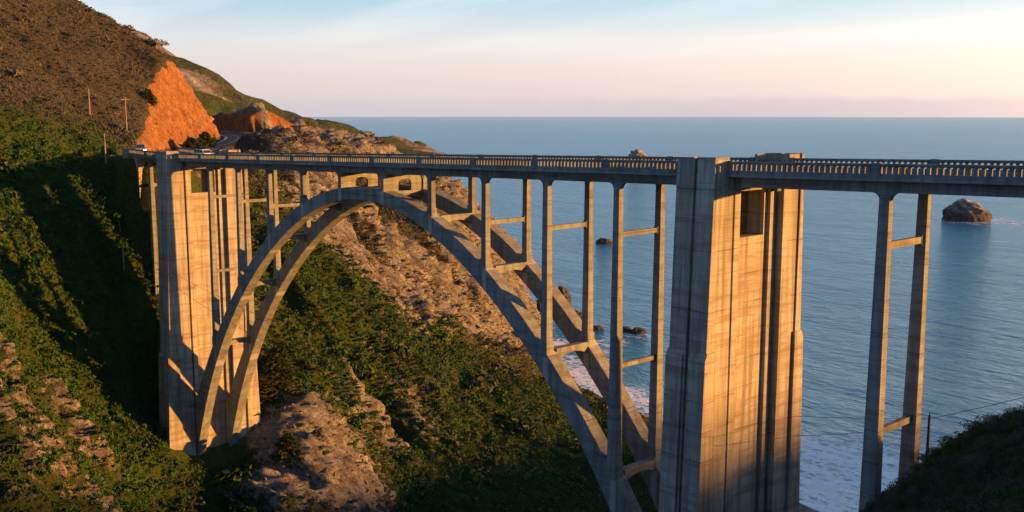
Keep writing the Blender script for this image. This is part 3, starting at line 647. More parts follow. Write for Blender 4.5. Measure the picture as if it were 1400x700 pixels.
# ------------------------------------------------------------------ the bridge
B = 9.144; TL, TR = -0.55, 102.5
def zt(x):                                             # height of the top of the railing
    return 80 + GR * x if x > -2 else 79.95 - 0.02 * (x + 2)
def BT(x, y, z): return (x, y, z + zt(x))
DECK0, DECK1 = -19.0, 168.0
bridge = empty('arch_bridge', (50.3, 3.1, 0), label='tall open-spandrel concrete arch bridge crossing the canyon', cat='bridge')
bridge_inv = Vector((50.3, 3.1, 0))
def bp(g, name, mat, parent=None, **k):
    """link a bridge part; geometry is in world coordinates"""
    o = g.build(name, mat, **k)
    o.parent = parent or bridge
    if parent is None: o.matrix_parent_inverse = bridge.matrix_world.inverted() if False else __import__('mathutils').Matrix.Translation(-bridge_inv)
    return o

xs = [DECK0 + i * (DECK1 - DECK0) / 60 for i in range(61)]
# deck slab with its projecting edge
g = G(BT); g.strip(xs, [-1.0]*61, [-1.2]*61, -1.38, 7.62); slab = bp(g, 'deck_slab', M['conc'])
g = G(BT); g.strip(xs, [-0.99]*61, [-1.0]*61, 0.1, 6.13); bp(g, 'road_surface', M['asphalt'], slab)
for y in (2.98, 3.18):
    g = G(BT); g.strip(xs, [-0.985]*61, [-0.989]*61, y, y + 0.1); bp(g, 'centre_line', M['yellow'], slab)
for y0, y1 in ((-1.02, 0.1), (6.13, 7.25)):
    g = G(BT); g.strip(xs, [-0.82]*61, [-1.0]*61, y0, y1); bp(g, 'kerb_walk', M['conc'], slab)

bents = [k * B for k in range(1, 11)]
appr = [116.62, 128.82, 141.0, 153.2]
lappr = [-13.2]
# girders with rounded haunches at every support
def girder(y0, y1):
    sup = sorted([DECK0, TL - 1.3] + lappr + [TL + 1.3] + bents + [TR - 1.3, TR + 1.3] + appr + [DECK1])
    X_, ZB = [], []
    for a, b in zip(sup[:-1], sup[1:]):
        L = b - a; hw = 0.36; r = 0.62
        if L < 3.0: pts = [(a, -2.1), (b, -2.1)]
        else:
            pts = []
            for i in range(7):
                t = i / 6 * math.pi / 2; pts.append((a + hw + r * (1 - math.cos(t)), -2.07 - r + r * math.sin(t)))
            pts = [(a, -2.07 - r)] + pts
            pts += [(a + b - x, z) for x, z in pts[::-1]]
        X_ += [p[0] for p in pts]; ZB += [p[1] for p in pts]
    g = G(BT); g.strip(X_, [-1.2] * len(X_), ZB, y0, y1); return bp(g, 'girder', M['conc'])
girder(0.0, 0.5); girder(5.73, 6.23)
for x in [-13.2, -8] + bents + [x + B / 2 for x in bents[:-1]] + appr + [x + 6.1 for x in appr]:
    g = G(BT); g.box(x - 0.2, x + 0.2, 0.5, 5.73, -1.9, -1.2); bp(g, 'floor_beam', M['conc'])

# arch ribs
ctop = np.polyfit([0, 13.2**2, 18.3**2, 23.7**2, 32.6**2, 38**2, 42**2, 46.7**2, 48.6**2], [-3.85, -6.15, -8.35, -11.5, -19.4, -24.9, -29.6, -36.1, -39.3], 2)
cbot = np.polyfit([0, 7.7**2, 14.5**2, 20.7**2, 27.7**2, 35**2, 41**2, 42.7**2, 46.9**2, 49.3**2], [-5.38, -6.1, -8.5, -12, -17.3, -24.4, -32.3, -35.1, -42.8, -49.0], 3)
rtop = lambda x: float(np.polyval(ctop, (x - 50.3)**2)); rbot = lambda x: float(np.polyval(cbot, (x - 50.3)**2))
rx = [50.3 + 50.2 * math.sin(t) for t in np.linspace(-math.pi / 2, math.pi / 2, 73)]
for y in (-0.2, 5.53):
    g = G(BT); g.strip(rx, [rtop(x) for x in rx], [rbot(x) for x in rx], y, y + 1.4); bp(g, 'arch_rib', M['rib'], smooth=False)

# spandrel columns, struts and the beams between the ribs
def column(x, y, ztop, zbot, pedestal=True, name='spandrel_column', kx=0.0125, w0=0.64, d0=0.5):
    L = ztop - zbot; wx = w0 + kx * L; wy = d0 + 0.017 * L
    zb = zbot + (0.9 if pedestal else 0)
    g = G(BT)
    g.frus((x - wx/2, x + wx/2, y + d0/2 - wy/2, y + d0/2 + wy/2), zb, (x - w0/2, x + w0/2, y, y + d0), ztop)
    c = bp(g, name, M['conc'])
    if pedestal:
        g = G(BT); p = 0.09
        g.box(x - wx/2 - p, x + wx/2 + p, y + d0/2 - wy/2 - p + 0.03, y + d0/2 + wy/2 + p, zbot - 0.6, zb + 0.003)
        bp(g, 'pedestal', M['conc'], c)
    return c
YN, YF = 0.0, 5.73
def strut(x, z, h=0.42, w=0.36, y0=0.5, y1=5.73, name='cross_strut'):
    g = G(BT); n = 8
    ys = [y0 + (y1 - y0) * i / n for i in range(n + 1)]
    g.strip(ys, [z] * (n + 1), [z - h] * (n + 1), x - w/2, x + w/2, 'y')
    for yy, s in ((y0 - 0.02, 1), (y1 + 0.02, -1)):
        g.box(x - w/2 - 0.04, x + w/2 + 0.04, min(yy, yy + s * 0.3), max(yy, yy + s * 0.3), z - h - 0.14, z + 0.14)
    return bp(g, name, M['conc'])
strut_z = {1: (-6.3, -17.6), 2: (-6.6,), 3: (-6.9,), 8: (-6.5,), 9: (-6.5,), 10: (-6.5, -18.6)}
for k, x in enumerate(bents, 1):
    base = rtop(x)
    if k in (5, 6):
        for y in (YN, YF): column(x, y, -1.25, base - 0.2, False)
        g = G(BT); hw = 0.17
        zb = base - 1.0
        g.box(x - hw, x + hw, 0.45, 2.2, zb, -1.2); g.box(x - hw, x + hw, 4.05, 5.78, zb, -1.2)
        ys = [2.2 + 1.85 * i / 12 for i in range(13)]
        g.strip(ys, [-1.2] * 13, [-2.75 - 0.45 + 0.45 * math.sqrt(max(0, 1 - ((y - 3.125) / 0.925)**2)) + 0.0 for y in ys], x - hw, x + hw, 'y')
        bp(g, 'crown_wall', M['conc'])
        for y in (0.75, 5.0):                           # corner brackets under the deck
            g = G(BT); g.strip([0.5, 0.8] if y < 3 else [5.43, 5.73], [-2.07, -2.07], [-2.9, -2.3] if y < 3 else [-2.3, -2.9], x - 0.3, x + 0.3, 'y'); bp(g, 'corner_bracket', M['conc'])
    else:
        for y in (YN, YF): column(x, y, -1.25, base - 0.15)
        for z in strut_z.get(k, ()): strut(x, z)
    # beam between the ribs under the columns
    n = 12; y0, y1 = 1.15, 5.58; ys = [y0 + (y1 - y0) * i / n for i in range(n + 1)]
    zb = rtop(x) - 0.12
    g = G(BT); g.strip(ys, [zb] * (n + 1), [zb - 0.62 - 0.55 * ((y - 3.365) / 2.215)**2 for y in ys], x - 0.3, x + 0.55, 'y')
    bp(g, 'rib_beam', M['conc'])
def ground_rel(x, y): return ground(x, y) - zt(x)
for x in appr + lappr:
    for y in (YN, YF):
        column(x, y, -1.25, min(ground_rel(x, y), ground_rel(x, y + 0.6)) - 1.5, False, 'approach_column', 0.019, 0.74)
    depth = -ground_rel(x, 3)
    if depth > 10: strut(x, -5.6, 0.5, 0.4)
    if depth > 16: strut(x, -19.3, 0.5, 0.42)

# towers
def tower(cx, zstep, zbase):
    bat = 0.033
    def fr(g, x0, x1, y0, y1, z0, z1, b0=True, b1=True):
        d0, d1 = (bat * -z0, bat * -z1)
        g.frus((x0, x1, y0 - (d0 if b0 else 0), y1 + (d0 if b1 else 0)), z0, (x0, x1, y0 - (d1 if b0 else 0), y1 + (d1 if b1 else 0)), z1)
    YM = 3.115
    g = G(BT)
    fr(g, cx - 1.6, cx + 0.85, 0.3, 5.9, zbase, -6.3, False, False)                 # web wall below the opening
    # hollow chamber at the top: front plate with the wide opening, back plate with a narrower one, side walls and roof
    for y0, y1, z0 in ((0.3, 1.15, -6.3), (5.1, 5.93, -6.3), (1.15, 5.1, -2.5)): g.box(cx + 0.5, cx + 0.85, y0, y1, z0, -1.2)
    for y0, y1, z0 in ((0.3, 1.6, -6.3), (4.0, 5.93, -6.3), (1.6, 4.0, -2.9)): g.box(cx - 1.6, cx - 1.25, y0, y1, z0, -1.2)
    g.box(cx - 1.25, cx + 0.5, 0.3, 0.5, -6.3, -1.2); g.box(cx - 1.25, cx + 0.5, 5.73, 5.93, -6.3, -1.2); g.box(cx - 1.25, cx + 0.5, 0.5, 5.73, -1.5, -1.2)
    web = bp(g, 'tower', M['tower'])
    for s in (0, 1):
        mir = (lambda a, b: (a, b)) if s == 0 else (lambda a, b: (2 * YM - b, 2 * YM - a))
        def add(name, x0, x1, y0, y1, z0, z1, batter=True):
            g = G(BT); a, b = mir(y0, y1); fr(g, x0, x1, a, b, z0, z1, batter and s == 0, batter and s == 1)
            return bp(g, name, M['tower'], web)
        add('pier', cx - 1.72, cx + 1.72, -2.72, -0.42, zbase, -1.001)
        bw = 1.66 if s == 0 else 1.15
        add('bearing_pilaster', cx - bw, cx + bw, -0.08, 0.66, zbase, -2.12, False)
        add('pier_web', cx - 1.05, cx + 1.05, -0.45, 0.0, zbase, -1.25, False)
        for t in (-1, 1):
            xa, xb = sorted((cx + t * 0.17, cx + t * 1.86))
            add('front_pilaster', xa, xb, -3.03, -2.69, zbase, 0.36)
            xa, xb = sorted((cx + t * 0.34, cx + t * 1.98))
            add('lower_pilaster', xa, xb, -3.30, -2.55, zbase, zstep)
            g = G(BT)                                                                # sloped top of the lower pilaster
            e = bat * -zstep; a0, a1 = mir(-3.30, -2.55); c0, c1 = mir(-3.00, -2.55)
            if s == 0: a0 -= e; c0 -= e
            else: a1 += e; c1 += e
            g.frus((xa, xb, a0, a1), zstep + 0.001, (xa + 0.2 * (t > 0) * 0 + 0.02, xb - 0.02, c0, c1), zstep + 0.6)
            bp(g, 'pilaster_cap', M['tower'], web)
        # balcony parapet: front panel and pierced side walls
        g = G(BT); a, b = mir(-2.66, -2.40); g.box(cx - 1.72, cx + 1.72, a, b, -1.0, 0.30); bp(g, 'parapet_wall', M['tower'], web)
        for t in (-1, 1):
            x0, x1 = sorted((cx + t * 1.44, cx + t * 1.72))
            g = G(BT)
            a, b = mir(-2.40, -1.02)
            g.box(x0, x1, a, b, -1.0, -0.72); g.box(x0, x1, a, b, -0.18, 0.32)
            cols_ = [a, a + 0.20, a + 0.40, a + 0.62, a + 0.78, a + 1.0, a + 1.16, b]
            for q in (0, 2, 4, 6): g.box(x0 + 0.002, x1 - 0.002, cols_[q], cols_[q+1], -0.72, -0.18)
            bp(g, 'parapet_wall', M['tower'], web)
    return web
tower(TL, -32.0, -56.0); tower(TR, -15.6, -54.0)

# railings: top rail, plinth, posts and arched balusters
PITCH_R = 0.44
bx = [PITCH_R * t for t in (-0.5, -0.47, -0.42, -0.36, -0.28)] + [-0.105, -0.105, 0.105, 0.105] + [PITCH_R * t for t in (0.28, 0.36, 0.42, 0.47, 0.5)]
def arc(x):
    d = PITCH_R / 2 - abs(x); r = PITCH_R / 2 - 0.105
    return -0.30 + 0.11 * math.sqrt(max(0, 1 - (d / r)**2))
zb = []
for i, x in enumerate(bx):
    zb.append(-0.70 if i in (6, 7) else (-0.30 if i in (5, 8) else -0.30 + 0.11 * math.sqrt(max(0, 1 - ((PITCH_R/2 - abs(x)) / (PITCH_R/2 - 0.105))**2))))
zb = [(-0.70 if i in (6, 7) else -0.19 - 0.11 * (1 - math.sqrt(max(0, 1 - ((PITCH_R/2 - abs(x)) / (PITCH_R/2 - 0.105))**2)))) for i, x in enumerate(bx)]
gb = G(); gb.strip(bx, [-0.165] * len(bx), zb, -0.075, 0.075)
bal_obj = gb.build('baluster', M['rail']); bal_mesh = bal_obj.data; bpy.data.objects.remove(bal_obj)
n_bal = 0
def railing(y, near):
    global n_bal
    segs = []
    marks = [DECK0 + 0.3, -11.3, TL - 1.78, None, TL + 1.78] + bents + [TR - 1.78, None, TR + 1.78] + appr + [DECK1]
    runs, cur = [], []
    for mk in marks:
        if mk is None: runs.append(cur); cur = []
        else: cur.append(mk)
    runs.append(cur)
    g = G(BT)
    for r in runs:
        xs = []
        for a, b in zip(r[:-1], r[1:]): xs += [a + (b - a) * i / 4 for i in range(4)]
        xs.append(r[-1]); n = len(xs)
        g.strip(xs, [0.0] * n, [-0.16] * n, y - 0.16, y + 0.16)
        g.strip(xs, [-0.69] * n, [-0.999] * n, y - 0.13, y + 0.13)
    top = bp(g, 'railing', M['rail'])
    rest = G(BT)
    for r in runs:
        for i, mk in enumerate(r):
            g = G(BT); w = 0.33 if 0 < i < len(r) - 1 else 0.2
            sft = w if i == 0 else (-w if i == len(r) - 1 else 0)
            g.box(mk + sft - w, mk + sft + w, y - 0.2, y + 0.2, -0.995, 0.045); bp(g, 'rail_post', M['rail'], top)
        for i, (a, b) in enumerate(zip(r[:-1], r[1:])):
            a += 0.33 if i else 0.4; b -= 0.33 if i < len(r) - 2 else 0.4
            n = max(1, round((b - a) / PITCH_R)); p = (b - a) / n
            for j in range(n):
                x = a + (j + 0.5) * p
                if near and x < 133 and n_bal < 300:
                    o = bpy.data.objects.new('baluster', bal_mesh); COL.objects.link(o); o.parent = top
                    o.location = (x, y, zt(x)); o.scale = (p / PITCH_R, 1, 1); n_bal += 1
                else:
                    rest.add([(x + vx * p / PITCH_R, y + vy, vz) for vx, vy, vz in gb.v], gb.f)
    if rest.v: bp(rest, 'baluster', M['rail'], top, kind='stuff')
railing(-1.2, True); railing(7.43, False)

# stone abutment at the far end, concrete abutment at the near end
g = G(BT); g.box(-21, -15.2, -1.0, 7.3, -12, -1.22); g.box(-21, -18.9, -1.3, -0.95, -3.0, -0.1)
ab = g.build('abutment', M['stone'], label='rubble stone abutment wall under the far end of the bridge deck', cat='abutment')
g = G(BT); g.box(164, 176, -1.3, 7.5, -12, -1.22); g.build('abutment', M['conc'], label='plain concrete abutment on the camera-side rim of the canyon', cat='abutment')

# ------------------------------------------------------------------ road beyond the bridge
def ribbon(name, pts, zs, half, dz, mat, off=0.0, **k):
    pts = np.array(pts); d = np.gradient(pts, axis=0); d /= np.linalg.norm(d, axis=1)[:, None]; nrm = np.stack([-d[:, 1], d[:, 0]], -1)
    a = pts + nrm * (off + half); b = pts + nrm * (off - half); n = len(pts)
    v = [(x, y, z + dz) for (x, y), z in zip(a, zs)] + [(x, y, z + dz) for (x, y), z in zip(b, zs)]
    v += [(x, y, z + dz - 0.12) for (x, y), z in zip(a, zs)] + [(x, y, z + dz - 0.12) for (x, y), z in zip(b, zs)]
    f = []
    for i in range(n - 1): f += [(i, i+1, n+i+1, n+i), (2*n+i, 3*n+i, 3*n+i+1, 2*n+i+1), (i, 2*n+i, 2*n+i+1, i+1), (n+i, n+i+1, 3*n+i+1, 3*n+i)]
    return new_obj(name, v, f, mat, **k)
t_ = np.linspace(0, len(ROAD) - 1, 90); ti = np.clip(t_.astype(int), 0, len(ROAD) - 2); tf = (t_ - ti)[:, None]
def catmull(P):
    P = np.asarray(P); Pp = np.concatenate([[2*P[0]-P[1]], P, [2*P[-1]-P[-2]]])
    p0, p1, p2, p3 = Pp[ti], Pp[ti+1], Pp[ti+2], Pp[ti+3]
    return 0.5 * ((2*p1) + (-p0+p2)*tf + (2*p0-5*p1+4*p2-p3)*tf**2 + (-p0+3*p1-3*p2+p3)*tf**3)
RC = catmull(ROAD); RZ = catmull(ROADZ[:, None])[:, 0]
road = ribbon('road', RC, RZ, 3.9, 0.06, M['asphalt'], kind='structure')
for off in (-0.12, 0.12): o = ribbon('centre_line', RC, RZ, 0.05, 0.068, M['yellow'], off); o.parent = road
for off in (-3.3, 3.3): o = ribbon('edge_line', RC, RZ, 0.06, 0.068, M['white'], off); o.parent = road

# guardrail on the outer edge of the bend
gi = [i for i in range(len(RC)) if -150 < RC[i][0] < -86]
dR = np.gradient(RC, axis=0); dR /= np.linalg.norm(dR, axis=1)[:, None]; nR = np.stack([-dR[:, 1], dR[:, 0]], -1)
gp = [(*(RC[i] - nR[i] * 4.4 * (-1 if False else 1) * (1)), RZ[i]) for i in gi]
gr = empty('guardrail', gp[0], label='steel guardrail on wooden posts along the outside of the road bend', cat='guardrail')
g = G(); n = len(gp)
for dz0, dz1, th in ((0.45, 0.78, 0.05),):
    pts = [Vector(p) - Vector(gp[0]) for p in gp]
    for i in range(n - 1):
        a, b = pts[i], pts[i+1]; d = (b - a).normalized(); q = Vector((-d.y, d.x, 0)) * th
        vs = [a - q + Vector((0,0,dz0)), a + q + Vector((0,0,dz0)), a + q + Vector((0,0,dz1)), a - q + Vector((0,0,dz1))]
        vs += [v + (b - a) for v in vs]
        g.add([tuple(v) for v in vs], [(0,1,2,3), (7,6,5,4), (0,4,5,1), (1,5,6,2), (2,6,7,3), (3,7,4,0)])
g.build('beam', M['steel'], gr)
for p in gp[::1]:
    q = Vector(p) - Vector(gp[0]); g = G(); g.box(q.x - 0.1, q.x + 0.1, q.y - 0.1, q.y + 0.1, q.z - 0.6, q.z + 0.95); g.build('post', M['wood'], gr)

# warning sign at the bend
def sign(u, v, D):
    p = at(u, v, D=D); zg = ground(p[0], p[1])
    e = empty('road_sign', (p[0], p[1], zg), label='yellow diamond warning sign beside the road below the orange cut', cat='sign')
    g = G(); g.tube([(0, 0, -0.3), (0, 0, p[2] - zg + 0.4)], 0.06, 6); g.build('post', M['wood'], e)
    g = G(); h = p[2] - zg; r = 1.0; d = Vector((CAM[0] - p[0], CAM[1] - p[1], 0)).normalized(); s_ = Vector((-d.y, d.x, 0)); pts = [(s_ * r, 0), (Vector(), r), (-s_ * r, 0), (Vector(), -r)]
    vs = [tuple(a + d * 0.10 + Vector((0, 0, h + z))) for a, z in pts] + [tuple(a + d * 0.07 + Vector((0, 0, h + z))) for a, z in pts]
    g.add(vs, [(0,1,2,3), (7,6,5,4), (0,4,5,1), (1,5,6,2), (2,6,7,3), (3,7,4,0)]); g.build('sign_panel', M['sign'], e)
sign(288, 163, 300)

# ------------------------------------------------------------------ cars
def car(name, loc, heading, mat, label, suv):
    L, W = (4.7, 1.9) if suv else (4.6, 1.82); Hh = 1.78 if suv else 1.45
    e = empty(name, loc, label=label, cat='car'); e.rotation_euler = (0, 0, heading)
    belt = 0.98 if suv else 0.88
    lo = [(-L/2, .55), (-L/2 + .05, .38), (L/2 - .05, .36), (L/2, .55), (L/2 - .03, .78), (L/2 - .18, belt - .10), (L/2 - 1.25, belt), (-L/2 + .3, belt + .02), (-L/2 + .05, belt - .1)]
    bm = bmesh.new()
    def loft(prof, halfw, name, m, inset=0.0):
        g = G(); n = len(prof); vs = []
        for y in (-1, 1): vs += [(x, y * halfw(z), z) for x, z in prof]
        fs = [tuple(range(n))[::-1], tuple(range(n, 2*n))] + [(i, (i+1) % n, n + (i+1) % n, n + i) for i in range(n)]
        g.add(vs, fs); o = g.build(name, m, e)
        md = o.modifiers.new('bevel', 'BEVEL'); md.width = 0.06; md.segments = 2; md.limit_method = 'ANGLE'
        return o
    loft(lo, lambda z: W/2 - 0.06 * abs(z - 0.65), 'body', mat)
    if suv: cab = [(L/2 - 1.30, belt - .03), (L/2 - 1.95, Hh - .06), (L/2 - 2.3, Hh), (-L/2 + .55, Hh - .03), (-L/2 + .12, belt - .03)]
    else: cab = [(L/2 - 1.25, belt - .03), (L/2 - 2.05, Hh - .05), (L/2 - 2.6, Hh), (-L/2 + 1.25, Hh - .06), (-L/2 + .45, belt - .03)]
    tap = lambda z: W/2 - 0.10 - 0.26 * (z - belt)
    loft(cab, tap, 'roof', mat)
    # glass panes set just proud of the cabin
    def pane(pts, nm='window'):
        g = G(); a, b, c, d = [Vector(p) for p in pts]; nr = (b - a).cross(d - a).normalized() * 0.012
        g.add([tuple(p + s) for s in (nr, -nr) for p in (a, b, c, d)], [(0,1,2,3), (7,6,5,4), (0,4,5,1), (1,5,6,2), (2,6,7,3), (3,7,4,0)]); g.build(nm, M['glass'], e)
    lerp = lambda p, q, t: (p[0] + (q[0] - p[0]) * t, p[1] + (q[1] - p[1]) * t)
    for p, q, nm in ((cab[0], cab[1], 'windscreen'), (cab[-1], cab[-2], 'rear_window')):
        a, b = lerp(p, q, .12), lerp(p, q, .92)
        pane([(a[0], -tap(a[1]) + .08, a[1]), (a[0], tap(a[1]) - .08, a[1]), (b[0], tap(b[1]) - .08, b[1]), (b[0], -tap(b[1]) + .08, b[1])], nm)
    for s in (-1, 1):
        z0, z1 = belt + .05, Hh - .12; xf0, xf1 = lerp(cab[0], cab[1], .1)[0] - .1, lerp(cab[0], cab[1], .8)[0] - .1
        xr0, xr1 = lerp(cab[-1], cab[-2], .1)[0] + .15, lerp(cab[-1], cab[-2], .8)[0] + .15; xm = (xf1 + xr1) / 2
        for (a0, a1, b1, b0) in ((xf0, xm + .05, xm + .05, xf1), (xm - .05, xr0, xr1, xm - .05)):
            pane([(a0, s * tap(z0), z0), (a1, s * tap(z0), z0), (b1, s * tap(z1), z1), (b0, s * tap(z1), z1)])
        g = G(); g.box(L/2 - .14, L/2 + .01, s * .62 - .2, s * .62 + .2, .66, .82); g.build('headlight', M['headlight'] if suv else M['glass'], e)
        g = G(); g.box(xf0 - .1, xf0 + .1, s * (W/2 - .04), s * (W/2 + .18), belt + .02, belt + .18) if s > 0 else g.box(xf0 - .1, xf0 + .1, -(W/2 + .18), -(W/2 - .04), belt + .02, belt + .18); g.build('mirror', M['black'], e)
        for x in (L/2 - .92, -L/2 + .95):
            g = G(); g.tube([(x, s * (W/2 - .22), .34), (x, s * (W/2 + .01), .34)], .34, 20); w = g.build('wheel', M['tyre'], e)
            g = G(); g.tube([(x, s * (W/2 - .02), .34), (x, s * (W/2 + .025), .34)], .21, 14); g.build('rim', M['steel'], w)
    g = G(); g.box(L/2 - .06, L/2 + .015, -.38, .38, .62, .78); g.build('grille', M['black'], e)
    g = G(); g.box(L/2 - .02, L/2 + .05, -.8, .8, .40, .54); g.build('bumper', M['black'], e)
    return e
car('car', (-25.6, 3.6, 79.02), math.atan2(CAM[1] - 3.6, CAM[0] + 25.6) + 0.05, M['car_silver'], 'silver sport utility vehicle with headlights on, at the foot of the orange cut', True)
wc = at(278, 207, Y=4.7)
car('car', (wc[0], 4.7, zt(wc[0]) - 0.99), math.pi, M['car_white'], 'white car driving on the bridge deck behind the railing', False)

# ------------------------------------------------------------------ utility poles and wires
def pole(u, vb, vt, mat, label, D=None, arm=False):
    b = hit(u, vb) if D is None else at(u, vb, D=D)
    D_ = math.hypot(b[0] - CAM[0], b[1] - CAM[1]); top = at(u, vt, D=D_)
    e = empty('utility_pole', (b[0], b[1], b[2]), label=label, cat='pole', group='utility poles')
    h = top[2] - b[2]
    g = G(); g.tube([(0, 0, -1.5), (0, 0, h * .5), (0, 0, h)], 0.15, 8, 0.10); g.build('shaft', mat, e)
    g = G()
    if arm: g.box(-0.06, 0.06, -0.9, 0.9, h - 0.5, h - 0.38)
    else: g.tube([(0, 0, h - 0.003), (0, 0, h + 0.22)], 0.045, 6)
    g.build('crossarm' if arm else 'insulator', mat, e)
    return Vector((b[0], b[1], b[2] + h))
p1 = pole(123, 158, 122, M['wood'], 'pale utility pole high on the brown scrub hill')
p2 = pole(173.5, 181, 133, M['wood'], 'tall pale utility pole beside the orange road cut', arm=True)
p3 = pole(145, 226, 184, M['wood'], 'grey utility pole on the bank left of the stone abutment')
p4 = pole(171, 392, 330, M['wood'], 'grey utility pole low in the dark ravine left of the far tower')
pr_ = at(1263, 568, Y=10.5)
gz = ground(pr_[0], pr_[1])
p5 = pole(1263, 695, 567, M['darkwood'], 'dark tarred utility pole beside the approach columns', D=math.hypot(pr_[0] - CAM[0], 10.5 - CAM[1]))
def wire(a, b, sag, label):
    a, b = Vector(a), Vector(b); L = (b - a).length
    pts = [a.lerp(b, i / 40) - Vector((0, 0, 4 * sag * (i / 40) * (1 - i / 40))) for i in range(41)]
    g = G(); g.tube([tuple(p - a) for p in pts], 0.022, 5); o = g.build('power_line', M['wire'], label=label, cat='wire', group='wires across the canyon'); o.location = a
wire(p4 - Vector((0,0,.1)), p5 - Vector((0,0,.3)), 7.5, 'upper thin black wire slung across the canyon')
wire(p4 - Vector((0,0,.6)), p5 - Vector((0,0,1.0)), 11.0, 'lower thin black wire slung across the canyon')
wire(p1 - Vector((0,0,.1)), p2 - Vector((0,0,.3)), 0.6, 'short thin wire between the two poles on the brown hill')
wire(p5 - Vector((0,0,.3)), (160, -8, 88), 1.0, 'thin wire rising from the dark pole to the canyon rim')
wire(p3 - Vector((0,0,.2)), p4 + Vector((0,0,.1)), 0.8, 'thin wire running down the bank between two grey poles')

# ------------------------------------------------------------------ rocks in the sea
def sea_rock(name, u, v, w, h, d, label, seed, peak=0.0, n=5):
    c = at(u, v, Z=0); bm = bmesh.new(); bmesh.ops.create_icosphere(bm, subdivisions=n, radius=1.0)
    P = np.array([vv.co[:] for vv in bm.verts]); bm.verts.ensure_lookup_table()
    nn = 0.30 * fbm(P[:,0]*1.6+seed, P[:,1]*1.6, P[:,2]*1.6, 3, seed, ridged=True) + 0.16 * fbm(P[:,0]*5, P[:,1]*5+seed, P[:,2]*5, 3, seed+9, ridged=True)
    Q = P * (1 + nn)[:, None]
    ang = math.atan2(_R[1], _R[0]); ca, sa = math.cos(ang), math.sin(ang)
    lx = Q[:,0] * w/2; ly = Q[:,1] * d/2; lz = (np.maximum(Q[:,2], -0.25) + 0.12) * h * (1 - peak * (Q[:,0]))
    for vv, a, b, z in zip(bm.verts, lx, ly, lz): vv.co = (ca*a - sa*b, sa*a + ca*b, z)
    me = bpy.data.meshes.new(name); bm.to_mesh(me); bm.free()
    o = link(name, me, M['searock'], smooth=True, label=label, cat='rock', group='rocks standing in the sea'); o.location = (c[0], c[1], 0)
sea_rock('sea_rock', 1322, 301, 30, 12.0, 22, 'large sea stack streaked white, alone in open water by the approach span', 3, 0.25)
sea_rock('sea_rock', 873, 221, 30, 15, 24, 'distant pale sea stack showing above the bridge railing', 4, 0.2)
sea_rock('sea_rock', 893, 221, 22, 7, 14, 'low pale rock next to the distant sea stack', 14, 0.1, 4)
sea_rock('sea_rock', 825, 333, 9, 2.6, 6, 'small black rock awash, second column bay from the near tower', 5)
sea_rock('sea_rock', 833, 333, 5, 1.5, 4, 'tiny black rock beside the awash rock between columns', 6, n=4)
sea_rock('sea_rock', 628, 262, 15, 3.6, 8, 'low dark rock in the sea off the tip of the headland', 15, n=4)
sea_rock('sea_rock', 872, 455, 6, 1.6, 4, 'dark rock in the cove beside the near tower', 7)
sea_rock('sea_rock', 855, 453, 4, 1.5, 3, 'little dark rock near the cove rock beside the near tower', 8, n=4)
sea_rock('sea_rock', 768, 415, 7, 6, 7, 'tall dark rock at the foot of the cliff, behind the far rib', 9)
sea_rock('sea_rock', 784, 434, 8, 2.6, 5, 'broad low dark rock trailing seaward from the cliff foot', 10)
sea_rock('sea_rock', 737, 425, 5, 3.5, 4, 'dark rock standing against the base of the sea cliff', 11)
sea_rock('sea_rock', 734, 440, 4, 2.6, 4, 'small dark boulder in the surf under the sea cliff', 12, n=4)
sea_rock('sea_rock', 815, 450, 5, 1.2, 3, 'flat dark rock awash in the surf beside the column', 13, n=4)

# ------------------------------------------------------------------ trees and scrub
def leaf_clump(name, n, seed, flat=0.75, leaf=0.17, mat=None):
    r = np.random.default_rng(seed); vs, fs = [], []
    lob = r.normal(0, 0.33, (6, 3)); lob[:, 2] = np.abs(lob[:, 2]) * 0.8; lr = r.uniform(0.38, 0.62, 6)
    for i in range(n):
        k = r.integers(6); d = r.normal(0, 1, 3); d /= np.linalg.norm(d); d[2] = abs(d[2]) * 0.9 + 0.1 * d[2]
        p = lob[k] + d * lr[k] * r.uniform(0.75, 1.05); p[2] *= flat; p[2] = max(p[2], 0.02)
        nrm = d + r.normal(0, 0.55, 3); nrm /= np.linalg.norm(nrm)
        a = np.cross(nrm, r.normal(0, 1, 3)); a /= np.linalg.norm(a); b = np.cross(nrm, a); s = leaf * r.uniform(0.6, 1.25)
        m = len(vs); vs += [p + a * s, p + b * s * 0.7, p - a * s, p - b * s * 0.7]; fs.append((m, m+1, m+2, m+3))
    me = bpy.data.meshes.new(name); me.from_pydata([tuple(map(float, v)) for v in vs], [], fs); me.materials.append(mat); return me
src = bpy.data.collections.new('scrub_shapes')
for i in range(5):
    src.objects.link(bpy.data.objects.new('scrub_shape', leaf_clump('scrub_shape', 130, 100 + i, 0.62 + 0.06 * i, 0.15, M['shrub'])))

src2 = bpy.data.collections.new('brush_shapes')
for i in range(4):
    src2.objects.link(bpy.data.objects.new('brush_shape', leaf_clump('brush_shape', 700, 200 + i, 0.8 + 0.08 * i, 0.055, M['shrub'])))

